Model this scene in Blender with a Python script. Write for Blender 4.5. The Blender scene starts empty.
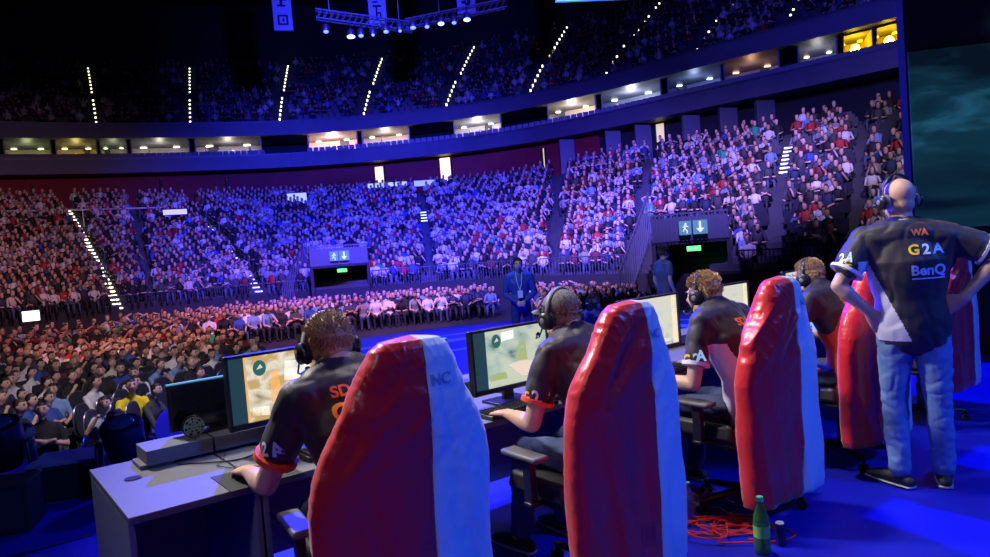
import bpy, bmesh, math, random
import numpy as np
from mathutils import Vector, Matrix, noise
from mathutils.bvhtree import BVHTree
random.seed(7); rng = np.random.default_rng(7)
sc = bpy.context.scene
COL = sc.collection
PI = math.pi
V = Vector
# ------------------------------------------------------------ camera
FPX = 720.0; PITCH = math.radians(2.66); ROLL = math.radians(4.5); EYE = V((0, 0, 1.65))
cf = V((0, math.cos(PITCH), -math.sin(PITCH)))
r0 = V((1, 0, 0)); u0 = V((0, math.sin(PITCH), math.cos(PITCH)))
cr = r0*math.cos(ROLL) - u0*math.sin(ROLL); cu = u0*math.cos(ROLL) + r0*math.sin(ROLL)
cam = bpy.data.cameras.new('camera'); camo = bpy.data.objects.new('camera', cam); COL.objects.link(camo)
cam.sensor_width = 36; cam.lens = 36*FPX/990; cam.clip_end = 300; cam.clip_start = .05
M = Matrix((cr, cu, -cf)).transposed().to_4x4(); M.translation = EYE; camo.matrix_world = M
sc.camera = camo
def ray(x, y): return cf + cr*((x-495)/FPX) + cu*((278.5-y)/FPX)
def at(x, y, Y):
    d = ray(x, y); return EYE + d*(Y/d.y)
def atz(x, y, z):
    d = ray(x, y); return EYE + d*((z-EYE.z)/d.z)
def bearing(x, y=180):
    d = ray(x, y); return d.x/d.y
# row frame of the desks
O = V((-1.42, 2.62, 0)); U = V((.795, .607, 0)).normalized(); W = V((-.607, .795, 0)).normalized()
ROT = math.atan2(U.y, U.x)
def row(s, t, z=0): return O + U*s + W*t + V((0, 0, z))
FLOOR = -1.5; STAGE = -.4
# ------------------------------------------------------------ materials
MATS = {}
def mat(name, col=(.5,.5,.5), rough=.6, metal=0, emis=None, estr=0, sheen=0, bump=None, var=None, coat=0, trans=0, objcol=False, vcol=None, spec=None, sample=False):
    if name in MATS: return MATS[name]
    m = bpy.data.materials.new(name); m.use_nodes = True; MATS[name] = m
    nt = m.node_tree; b = nt.nodes['Principled BSDF']
    b.inputs['Base Color'].default_value = (*col, 1); b.inputs['Roughness'].default_value = rough
    b.inputs['Metallic'].default_value = metal
    if spec is not None: b.inputs['Specular IOR Level'].default_value = spec
    if sheen: b.inputs['Sheen Weight'].default_value = sheen
    if coat: b.inputs['Coat Weight'].default_value = coat
    if trans: b.inputs['Transmission Weight'].default_value = trans
    if emis:
        b.inputs['Emission Color'].default_value = (*emis, 1); b.inputs['Emission Strength'].default_value = estr
        if not sample: m.cycles.emission_sampling = 'NONE'
    L = nt.links.new
    src = None
    if objcol:
        n = nt.nodes.new('ShaderNodeObjectInfo'); src = n.outputs['Color']; L(src, b.inputs['Base Color'])
    if vcol:
        n = nt.nodes.new('ShaderNodeVertexColor'); n.layer_name = vcol; src = n.outputs['Color']; L(src, b.inputs['Base Color'])
    if var:  # (scale, amount) mottled wear
        tc = nt.nodes.new('ShaderNodeTexCoord'); nz = nt.nodes.new('ShaderNodeTexNoise'); nz.inputs['Scale'].default_value = var[0]; nz.inputs['Detail'].default_value = 5
        L(tc.outputs['Object'], nz.inputs['Vector'])
        mr = nt.nodes.new('ShaderNodeMapRange'); mr.inputs['To Min'].default_value = 1-var[1]; mr.inputs['To Max'].default_value = 1+var[1]
        L(nz.outputs['Fac'], mr.inputs['Value'])
        mx = nt.nodes.new('ShaderNodeVectorMath'); mx.operation = 'SCALE'; mx.inputs[0].default_value = col
        if src: L(src, mx.inputs[0])
        L(mr.outputs['Result'], mx.inputs['Scale']); L(mx.outputs['Vector'], b.inputs['Base Color'])
    if bump:  # (scale, strength, distance)
        tc = nt.nodes.new('ShaderNodeTexCoord'); nz = nt.nodes.new('ShaderNodeTexNoise'); nz.inputs['Scale'].default_value = bump[0]; nz.inputs['Detail'].default_value = 6
        L(tc.outputs['Object'], nz.inputs['Vector'])
        bp = nt.nodes.new('ShaderNodeBump'); bp.inputs['Strength'].default_value = bump[1]; bp.inputs['Distance'].default_value = bump[2]
        L(nz.outputs['Fac'], bp.inputs['Height']); L(bp.outputs['Normal'], b.inputs['Normal'])
    return m
black = mat('black_plastic', (.012,.012,.014), .35)
blackm = mat('black_matt', (.012,.012,.014), .8)
rubber = mat('rubber', (.01,.01,.01), .7)
greym = mat('grey_plastic', (.2,.2,.22), .45)
whitep = mat('white_plastic', (.75,.75,.78), .4)
# ------------------------------------------------------------ mesh building
class MB:
    def __init__(s): s.v = []; s.f = []; s.m = []; s.n = 0
    def add(s, v, f, m=0):
        n = s.n; s.v.extend([tuple(q) for q in v]); s.n += len(v)
        s.f.extend([tuple(i+n for i in q) for q in f]); s.m.extend([m]*len(f)); return s
    def box(s, c, d, m=0, R=None, top=(1,1)):
        v = []
        for z in (-1, 1):
            k = top if z > 0 else (1, 1)
            for x, y in ((-1,-1), (1,-1), (1,1), (-1,1)):
                p = V((x*d[0]/2*k[0], y*d[1]/2*k[1], z*d[2]/2))
                if R: p = R @ p
                v.append(V(c)+p)
        return s.add(v, [(3,2,1,0),(4,5,6,7),(0,1,5,4),(1,2,6,5),(2,3,7,6),(3,0,4,7)], m)
    def loft(s, pts, rad, ref=None, seg=14, m=0, cap=True, closed=False):
        pts = [V(p) for p in pts]; n = len(pts)
        rad = [(r, r) if isinstance(r, (int, float)) else r for r in rad]
        T = []
        for i in range(n):
            if closed: t = pts[(i+1)%n]-pts[i-1]
            else: t = pts[min(i+1, n-1)]-pts[max(i-1, 0)]
            T.append(t.normalized() if t.length > 1e-9 else V((0,0,1)))
        if ref is None:
            ref = V((1,0,0)) if abs(T[0].x) < .8 else V((0,1,0))
        ref = V(ref)
        P = []; A = []; B = []; RR = []
        for i in range(n):
            a = ref - T[i]*ref.dot(T[i])
            if a.length < 1e-4: a = V((0,1,0)) - T[i]*T[i].y
            a.normalize(); b = T[i].cross(a)
            P.append(pts[i]); A.append(a); B.append(b); RR.append(rad[i]); ref = a if len(pts) > 6 and cap != 'flat' else ref
        rings = list(zip(P, A, B, RR))
        if cap is True and not closed:
            pre = []; post = []
            for k in (.95, .75, .4):
                q = math.sqrt(max(0, 1-k*k))
                r = RR[0]; h = min(r); pre.append((P[0]-T[0]*h*k, A[0], B[0], (r[0]*q, r[1]*q)))
                r = RR[-1]; h = min(r); post.insert(0, (P[-1]+T[-1]*h*k, A[-1], B[-1], (r[0]*q, r[1]*q)))
            rings = pre+rings+post
        vs = []; fs = []
        for p, a, b, r in rings:
            for j in range(seg):
                th = 2*PI*j/seg; vs.append(p + a*(r[0]*math.cos(th)) + b*(r[1]*math.sin(th)))
        nr = len(rings)
        for i in range(nr if closed else nr-1):
            for j in range(seg):
                i2 = (i+1) % nr
                fs.append((i*seg+j, i*seg+(j+1)%seg, i2*seg+(j+1)%seg, i2*seg+j))
        if not closed and cap:
            fs.append(tuple(range(seg-1, -1, -1))); fs.append(tuple((nr-1)*seg+j for j in range(seg)))
        return s.add(vs, fs, m)
    def ell(s, c, r, R=None, seg=16, m=0):
        vs = []; fs = []; n = seg//2
        c = V(c)
        def P(th, ph):
            p = V((r[0]*math.sin(th)*math.cos(ph), r[1]*math.sin(th)*math.sin(ph), r[2]*math.cos(th)))
            if R: p = R @ p
            return c+p
        vs.append(P(0, 0))
        for i in range(1, n):
            for j in range(seg): vs.append(P(PI*i/n, 2*PI*j/seg))
        vs.append(P(PI, 0)); L = len(vs)-1
        for j in range(seg):
            fs.append((0, 1+j, 1+(j+1)%seg)); fs.append((L, 1+(n-2)*seg+(j+1)%seg, 1+(n-2)*seg+j))
        for i in range(n-2):
            for j in range(seg):
                a = 1+i*seg
                fs.append((a+j, a+seg+j, a+seg+(j+1)%seg, a+(j+1)%seg))
        return s.add(vs, fs, m)
    def tube(s, pts, r, seg=8, m=0): return s.loft(pts, [r]*len(pts), seg=seg, m=m, cap='flat')
    def lathe(s, prof, c=(0,0,0), axis=(0,0,1), seg=20, m=0):
        ax = V(axis).normalized(); q = ax.to_track_quat('Z', 'Y').to_matrix(); c = V(c)
        vs = []; fs = []
        for r, z in prof:
            for j in range(seg):
                th = 2*PI*j/seg; vs.append(c + q @ V((r*math.cos(th), r*math.sin(th), z)))
        for i in range(len(prof)-1):
            for j in range(seg): fs.append((i*seg+j, i*seg+(j+1)%seg, (i+1)*seg+(j+1)%seg, (i+1)*seg+j))
        fs.append(tuple(range(seg-1, -1, -1))); fs.append(tuple((len(prof)-1)*seg+j for j in range(seg)))
        return s.add(vs, fs, m)
    def mesh(s, name):
        me = bpy.data.meshes.new(name); me.from_pydata(s.v, [], s.f); me.update()
        me.polygons.foreach_set('material_index', s.m); return me
    def build(s, name, mats, parent=None, smooth=True, bevel=0, loc=None, rot=None, angle=40):
        me = s.mesh(name)
        return link(name, me, mats, parent, smooth, bevel, loc, rot, angle)
def link(name, me, mats, parent=None, smooth=True, bevel=0, loc=None, rot=None, angle=40):
    if not isinstance(mats, (list, tuple)): mats = [mats]
    if not me.materials:
        for m in mats: me.materials.append(m)
    o = bpy.data.objects.new(name, me); COL.objects.link(o)
    if parent: o.parent = parent
    if loc is not None: o.location = loc
    if rot is not None: o.rotation_euler.z = rot
    if smooth:
        me.polygons.foreach_set('use_smooth', [True]*len(me.polygons))
        if angle: 
            try: me.set_sharp_from_angle(angle=math.radians(angle))
            except Exception: pass
    if bevel:
        b = o.modifiers.new('bevel', 'BEVEL'); b.width = bevel; b.segments = 2; b.limit_method = 'ANGLE'; b.angle_limit = .6
    return o
def tag(o, label=None, cat=None, group=None, kind=None):
    if label: o['label'] = label
    if cat: o['category'] = cat
    if group: o['group'] = group
    if kind: o['kind'] = kind
    return o
def empty(name, loc=(0,0,0), rz=0):
    o = bpy.data.objects.new(name, None); COL.objects.link(o); o.location = loc; o.rotation_euler.z = rz; o.empty_display_size = .1; return o
def copy_tree(o, parent=None):
    c = o.copy(); COL.objects.link(c)
    if parent: c.parent = parent
    for ch in list(o.children): copy_tree(ch, c)
    return c
def struct(name, mb, m, **k):
    o = mb.build(name, m, **k); o['kind'] = 'structure'; return o
def remesh(mb, voxel, smooth=4, disp=None):
    me = mb.mesh('tmp'); o = bpy.data.objects.new('tmp', me); COL.objects.link(o)
    r = o.modifiers.new('r', 'REMESH'); r.mode = 'VOXEL'; r.voxel_size = voxel; r.use_smooth_shade = True
    if smooth:
        s = o.modifiers.new('s', 'SMOOTH'); s.iterations = smooth; s.factor = .5
    dg = bpy.context.evaluated_depsgraph_get(); ev = o.evaluated_get(dg)
    out = bpy.data.meshes.new_from_object(ev); bpy.data.objects.remove(o); bpy.data.meshes.remove(me)
    out.materials.clear()
    if disp:
        n = len(out.vertices); co = np.empty(n*3, 'f'); no = np.empty(n*3, 'f')
        out.vertices.foreach_get('co', co); out.vertices.foreach_get('normal', no)
        co = co.reshape(-1, 3); no = no.reshape(-1, 3)
        d = np.array([disp(V(p), V(q)) for p, q in zip(co.tolist(), no.tolist())], 'f')
        co += no*d[:, None]; out.vertices.foreach_set('co', co.ravel()); out.update()
    return out
def paint(me, fn):
    me.polygons.foreach_set('material_index', [fn(p.center, p.normal) for p in me.polygons])
def bvh_of(o):
    me = o.data; return BVHTree.FromPolygons([v.co.copy() for v in me.vertices], [tuple(p.vertices) for p in me.polygons])
def decal(txt, size, c, right, up, target, m, name='printed_text', parent=None, off=.003, bold=.02, depth=.25, shapes=None):
    """lettering laid on the surface of target (target local space)"""
    cu_ = bpy.data.curves.new('t', 'FONT'); cu_.body = txt; cu_.size = size; cu_.align_x = 'CENTER'; cu_.align_y = 'CENTER'; cu_.offset = bold*size
    cu_.resolution_u = 4
    to = bpy.data.objects.new('t', cu_); COL.objects.link(to)
    dg = bpy.context.evaluated_depsgraph_get(); me = bpy.data.meshes.new_from_object(to.evaluated_get(dg)); bpy.data.objects.remove(to)
    bm = bmesh.new(); bm.from_mesh(me)
    bmesh.ops.triangulate(bm, faces=bm.faces)
    for _ in range(4):
        e = [x for x in bm.edges if x.calc_length() > .012]
        if not e: break
        bmesh.ops.subdivide_edges(bm, edges=e, cuts=1); bmesh.ops.triangulate(bm, faces=bm.faces)
    right = V(right).normalized(); up = V(up); up = (up-right*up.dot(right)).normalized(); nrm = right.cross(up); c = V(c)
    bv = bvh_of(target) if target else None; kill_ = []
    for v in bm.verts:
        p = c + right*v.co.x + up*v.co.y
        if bv:
            h = bv.ray_cast(p+nrm*depth, -nrm, depth*2)
            if h[0] and h[1].dot(nrm) > .15: p = h[0] + nrm*off
            else: kill_.append(v)
        v.co = p
    if len(kill_) < len(bm.verts): bmesh.ops.delete(bm, geom=kill_, context='VERTS')
    bm.to_mesh(me); bm.free(); me.materials.clear()
    return link(name, me, m, parent or target, smooth=False)
def patch(poly, target, m, c, right, up, name, parent=None, off=.0025, depth=.25):
    """a flat printed shape (list of polygons) laid on target"""
    bm = bmesh.new()
    for pl in poly: bm.faces.new([bm.verts.new((x, y, 0)) for x, y in pl])
    bmesh.ops.triangulate(bm, faces=bm.faces)
    for _ in range(5):
        e = [x for x in bm.edges if x.calc_length() > .015]
        if not e: break
        bmesh.ops.subdivide_edges(bm, edges=e, cuts=1); bmesh.ops.triangulate(bm, faces=bm.faces)
    right = V(right).normalized(); up = V(up); up = (up-right*up.dot(right)).normalized(); nrm = right.cross(up); c = V(c)
    bv = bvh_of(target) if target else None; kill_ = []
    for v in bm.verts:
        p = c + right*v.co.x + up*v.co.y
        if bv:
            h = bv.ray_cast(p+nrm*depth, -nrm, depth*2)
            if h[0]: p = h[0] + nrm*off
        v.co = p
    me = bpy.data.meshes.new(name); bm.to_mesh(me); bm.free()
    return link(name, me, m, parent or target, smooth=False)
def nz(p, s=1.0): return noise.noise(V(p)*s)
# ============================================================ ARENA SHELL
PXS = [-300, -150, 0, 130, 300, 400, 500, 600, 720, 850, 950, 1080]
def curve(vals):
    aa = [bearing(p) for p in PXS]; g = np.linspace(aa[0], aa[-1], 400); y = np.interp(g, aa, vals)
    k = np.hanning(61); k /= k.sum(); yp = np.pad(y, 30, mode='edge'); y2 = np.convolve(yp, k, 'valid')
    return lambda a: float(np.interp(a, g, y2))
CF = curve([22, 29, 33, 38, 38.5, 37, 35.5, 31.5, 24.5, 20.5, 19, 17])      # front of the lower tier
CE = curve([28, 36, 41.7, 46, 53, 54, 53, 43.5, 38.5, 33, 30, 27])          # back of the lower tier
CT = curve([36, 45, 50.5, 54.5, 59, 58.8, 57, 51.5, 44.8, 39.6, 36, 33])    # balcony front
A0, A1 = bearing(-280), bearing(1070)
def P(a, Y, z): return V((a*Y, Y, z))
GA = np.linspace(A0, A1, 110)
def strip(mb, f0, f1, m=0, ga=GA, flip=False):
    """band between two curves; f(a) -> point"""
    v = [f0(a) for a in ga] + [f1(a) for a in ga]; n = len(ga)
    fs = [(i, i+1, n+i+1, n+i) for i in range(n-1)]
    if flip: fs = [tuple(reversed(q)) for q in fs]
    mb.add(v, fs, m)
concrete = mat('dark_concrete', (.06, .06, .075), .8, var=(.6, .35), bump=(8, .2, .01))
steelblue = mat('painted_steel', (.10, .11, .16), .45, metal=.3)
fasciam = mat('fascia_panel', (.13, .13, .18), .5, var=(.5, .2))
redwall = mat('red_wall', (.33, .02, .03), .7, var=(.4, .3))
darkwall = mat('dark_wall', (.025, .025, .035), .8)
seatm = mat('seat_plastic', (.015, .018, .035), .4)
ceilm = mat('ceiling_dark', (.006, .006, .009), .9)
NR = 28; Z0 = -.1; Z1 = 5.9
def rowY(a, r): return CF(a) + (CE(a)-CF(a))*r/NR
def rowZ(r): return Z0 + (Z1-Z0)*r/NR
mb = MB()
for r in range(NR):
    strip(mb, lambda a: P(a, rowY(a, r), rowZ(r)), lambda a: P(a, rowY(a, r+1), rowZ(r)))
    strip(mb, lambda a: P(a, rowY(a, r+1), rowZ(r)), lambda a: P(a, rowY(a, r+1), rowZ(r+1)))
struct('floor_lower_tier', mb, concrete, smooth=False)
mb = MB(); strip(mb, lambda a: P(a, CF(a), FLOOR-.02), lambda a: P(a, CF(a), Z0)); strip(mb, lambda a: P(a, CF(a), Z0), lambda a: P(a, CF(a), Z0+.12)); strip(mb, lambda a: P(a, CF(a), Z0+.12), lambda a: P(a, CF(a)+.1, Z0+.12)); strip(mb, lambda a: P(a, CF(a)+.1, Z0+.12), lambda a: P(a, CF(a)+.1, Z0))
struct('wall_tier_front', mb, darkwall, smooth=False)
mb = MB(); strip(mb, lambda a: P(a, CE(a), Z1), lambda a: P(a, CT(a)+3, Z1))
struct('floor_concourse', mb, concrete, smooth=False)
ASPLIT = bearing(600, 150)
mb = MB(); strip(mb, lambda a: P(a, CT(a)+1.6, Z1), lambda a: P(a, CT(a)+1.6, 9.3), ga=[a for a in GA if a < ASPLIT]+[ASPLIT])
struct('wall_concourse_red', mb, redwall, smooth=False)
mb = MB(); strip(mb, lambda a: P(a, CT(a)+2.2, Z1), lambda a: P(a, CT(a)+2.2, 9.3), ga=[ASPLIT]+[a for a in GA if a > ASPLIT])
struct('wall_concourse_dark', mb, darkwall, smooth=False)
# balcony slab + fascia
mb = MB()
strip(mb, lambda a: P(a, CT(a), 9.2), lambda a: P(a, CT(a), 10.25))
strip(mb, lambda a: P(a, CT(a), 10.25), lambda a: P(a, CT(a)+.12, 10.25)); strip(mb, lambda a: P(a, CT(a)+.12, 10.25), lambda a: P(a, CT(a)+.12, 9.5))
strip(mb, lambda a: P(a, CT(a), 9.2), lambda a: P(a, CT(a)+6, 9.2)); strip(mb, lambda a: P(a, CT(a)+.1, 9.5), lambda a: P(a, CT(a)+6, 9.5))
struct('wall_balcony', mb, fasciam, smooth=False)
mb = MB()
strip(mb, lambda a: P(a, CT(a)+.6, 11.9), lambda a: P(a, CT(a)+.6, 12.95)); strip(mb, lambda a: P(a, CT(a)+.6, 11.9), lambda a: P(a, CT(a)+6, 11.9))
struct('wall_upper_fascia', mb, fasciam, smooth=False)
mb = MB(); strip(mb, lambda a: P(a, CT(a)-.02, 10.22), lambda a: P(a, CT(a)-.02, 10.34)); struct('trim_balcony_rail', mb, steelblue, smooth=False)
mb = MB(); strip(mb, lambda a: P(a, CT(a)+.56, 12.9), lambda a: P(a, CT(a)+.56, 13.05)); struct('trim_upper_rail', mb, steelblue, smooth=False)
# upper tier
NU = 18
def upY(a, r): return CT(a)+1.0+.82*r + (1.2 if r >= 8 else 0)
def upZ(r): return 12.4 + .53*r
mb = MB()
for r in range(NU):
    strip(mb, lambda a: P(a, upY(a, r), upZ(r)), lambda a: P(a, upY(a, r+1), upZ(r)))
    strip(mb, lambda a: P(a, upY(a, r+1), upZ(r)), lambda a: P(a, upY(a, r+1), upZ(r+1)))
struct('floor_upper_tier', mb, concrete, smooth=False)
mb = MB(); strip(mb, lambda a: P(a, CT(a)+17.3, upZ(NU)-.3), lambda a: P(a, CT(a)+17.3, 28)); struct('wall_back', mb, darkwall, smooth=False)
mb = MB(); mb.box((-5, 35, 28.2), (150, 110, .3)); struct('ceiling', mb, ceilm, smooth=False)
floorm = mat('arena_floor', (.03, .03, .035), .5, var=(.8, .3))
mb = MB(); mb.box((-5, 30, FLOOR-.15), (130, 90, .3)); struct('floor', mb, floorm, smooth=False)

# ---- hospitality boxes behind the balcony
cwhite = mat('box_wall_cream', (.55, .5, .42), .7); cblue = mat('box_wall_blue', (.25, .28, .4), .7); cyel = mat('box_wall_yellow', (.75, .5, .08), .7); cdark = mat('box_wall_dark', (.05, .05, .06), .7); cpink = mat('box_wall_peach', (.75, .5, .4), .7)
glassm = mat('clear_glass', (1, 1, 1), .02, trans=1)
def lampm(n, c, s): return mat(n, c, .5, emis=c, estr=s, sample=True)
boxes = [  # x0,x1, wall, lamp colour, strength, label
 (4, 52, cwhite, (.75,.8,.35), 3, 'dim olive lit hospitality box at the far left of the balcony'),
 (56, 98, cwhite, (1,.8,.2), 4, 'hospitality box with a yellow glow between dark red partitions'),
 (100, 128, cwhite, (.85,.9,.5), 3, 'narrow pale green lit hospitality box left of the wide white one'),
 (131, 190, cwhite, (.9,.85,.6), 4, 'wide pale hospitality box under the left upper seating'),
 (195, 262, cwhite, (.95,.85,.6), 5, 'hospitality box with standing guests silhouetted, left of the peach one'),
 (308, 358, cpink, (1,.72,.5), 26, 'brightest peach lit hospitality box on the left half of the balcony'),
 (362, 410, cwhite, (1,.75,.45), 12, 'warm lit hospitality box directly right of the brightest peach one'),
 (454, 502, cwhite, (.95,.92,.8), 14, 'white lit hospitality box with three guests standing inside'),
 (548, 597, cwhite, (1,.85,.6), 13, 'hospitality box with a corner lamp, right of the dark centre boxes'),
 (602, 662, cblue, (.8,.88,1), 10, 'cool white hospitality box where the balcony begins to climb'),
 (668, 722, cblue, (.45,.6,1), 5, 'dim bluish hospitality box under the right upper seating'),
 (724, 780, cblue, (1,.5,.3), 4, 'dim hospitality box with a small orange lamp at its right end'),
 (798, 838, cblue, (.9,.85,.8), 5, 'dim grey hospitality box left of the yellow glazed ones'),
 (843, 874, cyel, (1,.72,.02), 22, 'left one of the two yellow glazed boxes at the right end'),
 (876, 909, cyel, (1,.72,.02), 22, 'right one of the two yellow glazed boxes at the right end')]
BXY = [(0,155),(130,152),(300,147),(400,139),(500,130),(600,111),(720,82),(850,50),(910,36)]
def bey(x): return float(np.interp(x, [p[0] for p in BXY], [p[1] for p in BXY]))
mframe = mat('dark_frame', (.02,.02,.03), .5)
for i, (x0, x1, wm, lc, ls, lab) in enumerate(boxes):
    a0, a1 = bearing(x0, bey(x0)), bearing(x1, bey(x1)); am = (a0+a1)/2
    root = empty('hospitality_box', P(am, CT(am)+1.5, 9.5)); rp = V(root.location)
    tag(root, lab, 'balcony box', 'hospitality boxes along the balcony')
    ga = list(np.linspace(a0, a1, 6)); q = lambda a, dy, z: P(a, CT(a)+dy, z)-rp
    m = MB(); strip(m, lambda a: q(a, 5.2, 9.52), lambda a: q(a, 5.2, 11.88), ga=ga); m.build('back_wall', wm, root, smooth=False)
    for s_, a in ((0, a0), (1, a1)):
        m = MB(); v = [q(a, 1.5, 9.52), q(a, 5.2, 9.52), q(a, 5.2, 11.88), q(a, 1.5, 11.88)]
        d = V((.1 if s_ == 0 else -.1, 0, 0)); v += [p+d for p in v]
        m.add(v, [(0,1,2,3),(7,6,5,4),(0,4,5,1),(1,5,6,2),(2,6,7,3),(3,7,4,0)]); m.build('partition', wm, root, smooth=False)
    w = (a1-a0)*CT(am)
    for k in (-.28, .28): m = MB(); m.box(q(am+(a1-a0)*k, 4.6, 11.82), (w*.10, .25, .06)); m.build('ceiling_lamp', lampm('lamp_%d' % i, lc, min(ls, 6)), root, smooth=False)
    ld = bpy.data.lights.new('box_light', 'POINT'); ld.color = lc; ld.energy = ls*w*(5 if ls >= 10 else 4); ld.shadow_soft_size = .25; lo = bpy.data.objects.new('box_light', ld); COL.objects.link(lo); lo.parent = root; lo.location = q(am, 3.0, 11.2)
    if 843 <= x0:
        m = MB()
        for z in (9.6, 11.85): m.tube([q(a, 1.45, z) for a in ga], .05, 4)
        for a in ga[::5]+[ga[0]]: m.tube([q(a, 1.45, 9.6), q(a, 1.45, 11.85)], .05, 4)
        m.build('window_frame', mframe, root, smooth=False)
        m = MB(); strip(m, lambda a: q(a, 1.5, 9.6), lambda a: q(a, 1.5, 11.85), ga=ga); m.build('window_glass', glassm, root, smooth=False)
    else:
        m = MB(); hh = .9+.25*(i % 3)
        m.box(q(am+(a1-a0)*.22*(1 if i % 2 else -1), 5.0, 9.52+hh), (w*.16, .12, hh*2)); m.build('cupboard', cdark, root, smooth=False)
# dark wall between and behind the boxes
mb = MB(); strip(mb, lambda a: P(a, CT(a)+5.4, 9.4), lambda a: P(a, CT(a)+5.4, 12)); struct('wall_box_rear', mb, darkwall, smooth=False)
# doors and lit openings on the concourse
def doorway(n, x0, x1, y, z0, z1, col, st, dy=1.55):
    a0, a1 = bearing(x0, y), bearing(x1, y)
    m = MB(); f = lambda a, z, o=0: P(a, CT(a)+dy-o, z)
    m.add([f(a0, z0), f(a1, z0), f(a1, z1), f(a0, z1)], [(0,1,2,3)]); o = m.build('door_%d' % n, mat('door_glow_%d' % n, col, .5, emis=col, estr=st), smooth=False); o['kind'] = 'structure'
    m = MB(); w = .08
    m.tube([f(a0, z0, .06), f(a0, z1, .06), f(a1, z1, .06), f(a1, z0, .06)], w, 4); t = m.build('trim_%d' % n, mframe, smooth=False); t['kind'] = 'structure'
doorway(1, 374, 384, 170, 6.85, 8.9, (1,.75,.4), 1.6)
doorway(2, 439, 451, 163, 6.85, 9.1, (1,.72,.3), 1.8)
doorway(3, 655, 665, 128, 6.85, 9.1, (.9,.75,.4), .8, 2.1)
doorway(4, 542, 545, 152, 7.3, 8.8, (.9,.75,.3), 1)
doorway(5, 160, 162, 183, 7.4, 8.8, (.9,.7,.2), .8); doorway(6, 31, 33, 187, 7.4, 8.8, (.9,.7,.2), .8); doorway(7, 226, 228, 181, 7.4, 8.8, (.9,.7,.2), .7)
# grey columns on the right of the concourse
for x in (566, 612, 642, 690, 727, 764):
    a = bearing(x, 140-(x-560)*.2); m = MB(); m.box(P(a, CT(a)+1.3, (Z1+9.2)/2), (1.1, .5, 9.2-Z1)); o = m.build('concourse_column', fasciam, smooth=False, bevel=.02); o.location = (0,0,0)
    tag(o, 'pale grey column standing under the balcony on the right of the concourse', 'column', 'grey columns under the balcony')
# terrace chairs of the balcony
def term():
    m = MB(); m.box((0, 0, .42), (.46, .42, .07)); m.box((0, .22, .75), (.46, .07, .6), top=(.85, 1)); m.box((0, 0, .19), (.1, .3, .38)); return m.mesh('balcony_chair')
tme = term(); n = 0
for x in range(4, 905, 6):
    if 262 < x < 306: continue
    a = bearing(x, bey(x)+5)
    o = link('balcony_chair', tme, seatm, smooth=False); o.location = P(a, CT(a)+.75, 9.5+.25)
    o.rotation_euler.z = -math.atan(a); tag(o, 'dark chair in the single row along the balcony front', 'chair', 'dark chairs along the balcony')
mb = MB(); strip(mb, lambda a: P(a, CT(a)+.2, 9.75), lambda a: P(a, CT(a)+1.4, 9.75)); strip(mb, lambda a: P(a, CT(a)+1.4, 9.75), lambda a: P(a, CT(a)+1.4, 9.5)); struct('floor_balcony_step', mb, concrete, smooth=False)

# ============================================================ aisles
LOW_A = [((66,212),(118,302)), ((133,204),(143,216)), ((188,222),(262,300)), ((420,190),(432,282)), ((792,132),(770,250)), ((560,180),(556,280)), ((655,160),(635,270)), ((866,130),(850,200))]
UP_A = [((88,70),(98,136)), ((190,70),(191,136)), ((288,58),(279,131)), ((383,55),(362,126)), ((476,48),(443,114)), ((570,33),(526,102)), ((664,15),(600,88)), ((760,-20),(690,62)), ((832,-8),(780,42))]
def aisle_a(al, f):  # f 0 at bottom 1 at top
    (xt, yt), (xb, yb) = al; return bearing(xb, yb)*(1-f)+bearing(xt, yt)*f
ledm = mat('step_light', (1,.95,.7), .5, emis=(1,.92,.6), estr=3)
ledb = mat('step_light_cool', (.8,.85,1), .5, emis=(.75,.8,1), estr=1.6)
sl_ = []
for mm_ in (ledb, ledm): m = MB(); m.box((0,0,0), (.42,.06,.08)); q_ = m.mesh('step_light'); q_.materials.append(mm_); sl_.append(q_)
m = MB(); m.box((0,0,0), (.12,.06,1)); slu = m.mesh('step_light'); slu.materials.append(ledm)
for i, al in enumerate(LOW_A):
    if i in (1, 5, 6): continue
    r0_, r1_ = (0, NR) if i in (0, 2) else (18, 25)
    if i == 3: r0_, r1_ = 17, 21
    if i == 7: continue
    for r in range(r0_, r1_):
        a = aisle_a(al, r/NR); pp = P(a, rowY(a, r)+.06, rowZ(r)+.03)
        if r == r0_: o = empty('step_light_strip', pp)
        c_ = bpy.data.objects.new('step_light', sl_[0 if i else 1]); COL.objects.link(c_); c_.parent = o; c_.location = pp-V(o.location)
    tag(o, ['white step lights on the long aisle of the far left lower seating', '', 'step lights on the lower aisle leading down to the left dark portal', 'short run of step lights in the centre of the lower seating', 'short run of step lights high in the right lower seating'][i], 'step lights')
ulab = ['leftmost', 'second from left', 'third from left', 'fourth from left', 'fifth from left', 'sixth from left', 'third from right', 'second from right', 'rightmost']
for i, al in enumerate(UP_A):
    o = None
    for r in list(range(1, 8))+list(range(10, NU)):
        if i > 5 and r % 3 == 0: continue
        a = aisle_a(al, r/NU); pp = P(a, upY(a, r)+.06, upZ(r)+.05)
        if o is None: o = empty('step_light_strip', pp)
        c_ = bpy.data.objects.new('step_light', slu); COL.objects.link(c_); c_.parent = o; c_.location = pp-V(o.location); c_.scale.z = [.16,.16,.3,.34,.34,.34,.2,.15,.15][i]
    tag(o, 'dotted yellow white step lights, %s aisle of the upper tier' % ulab[i], 'step lights')

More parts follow.
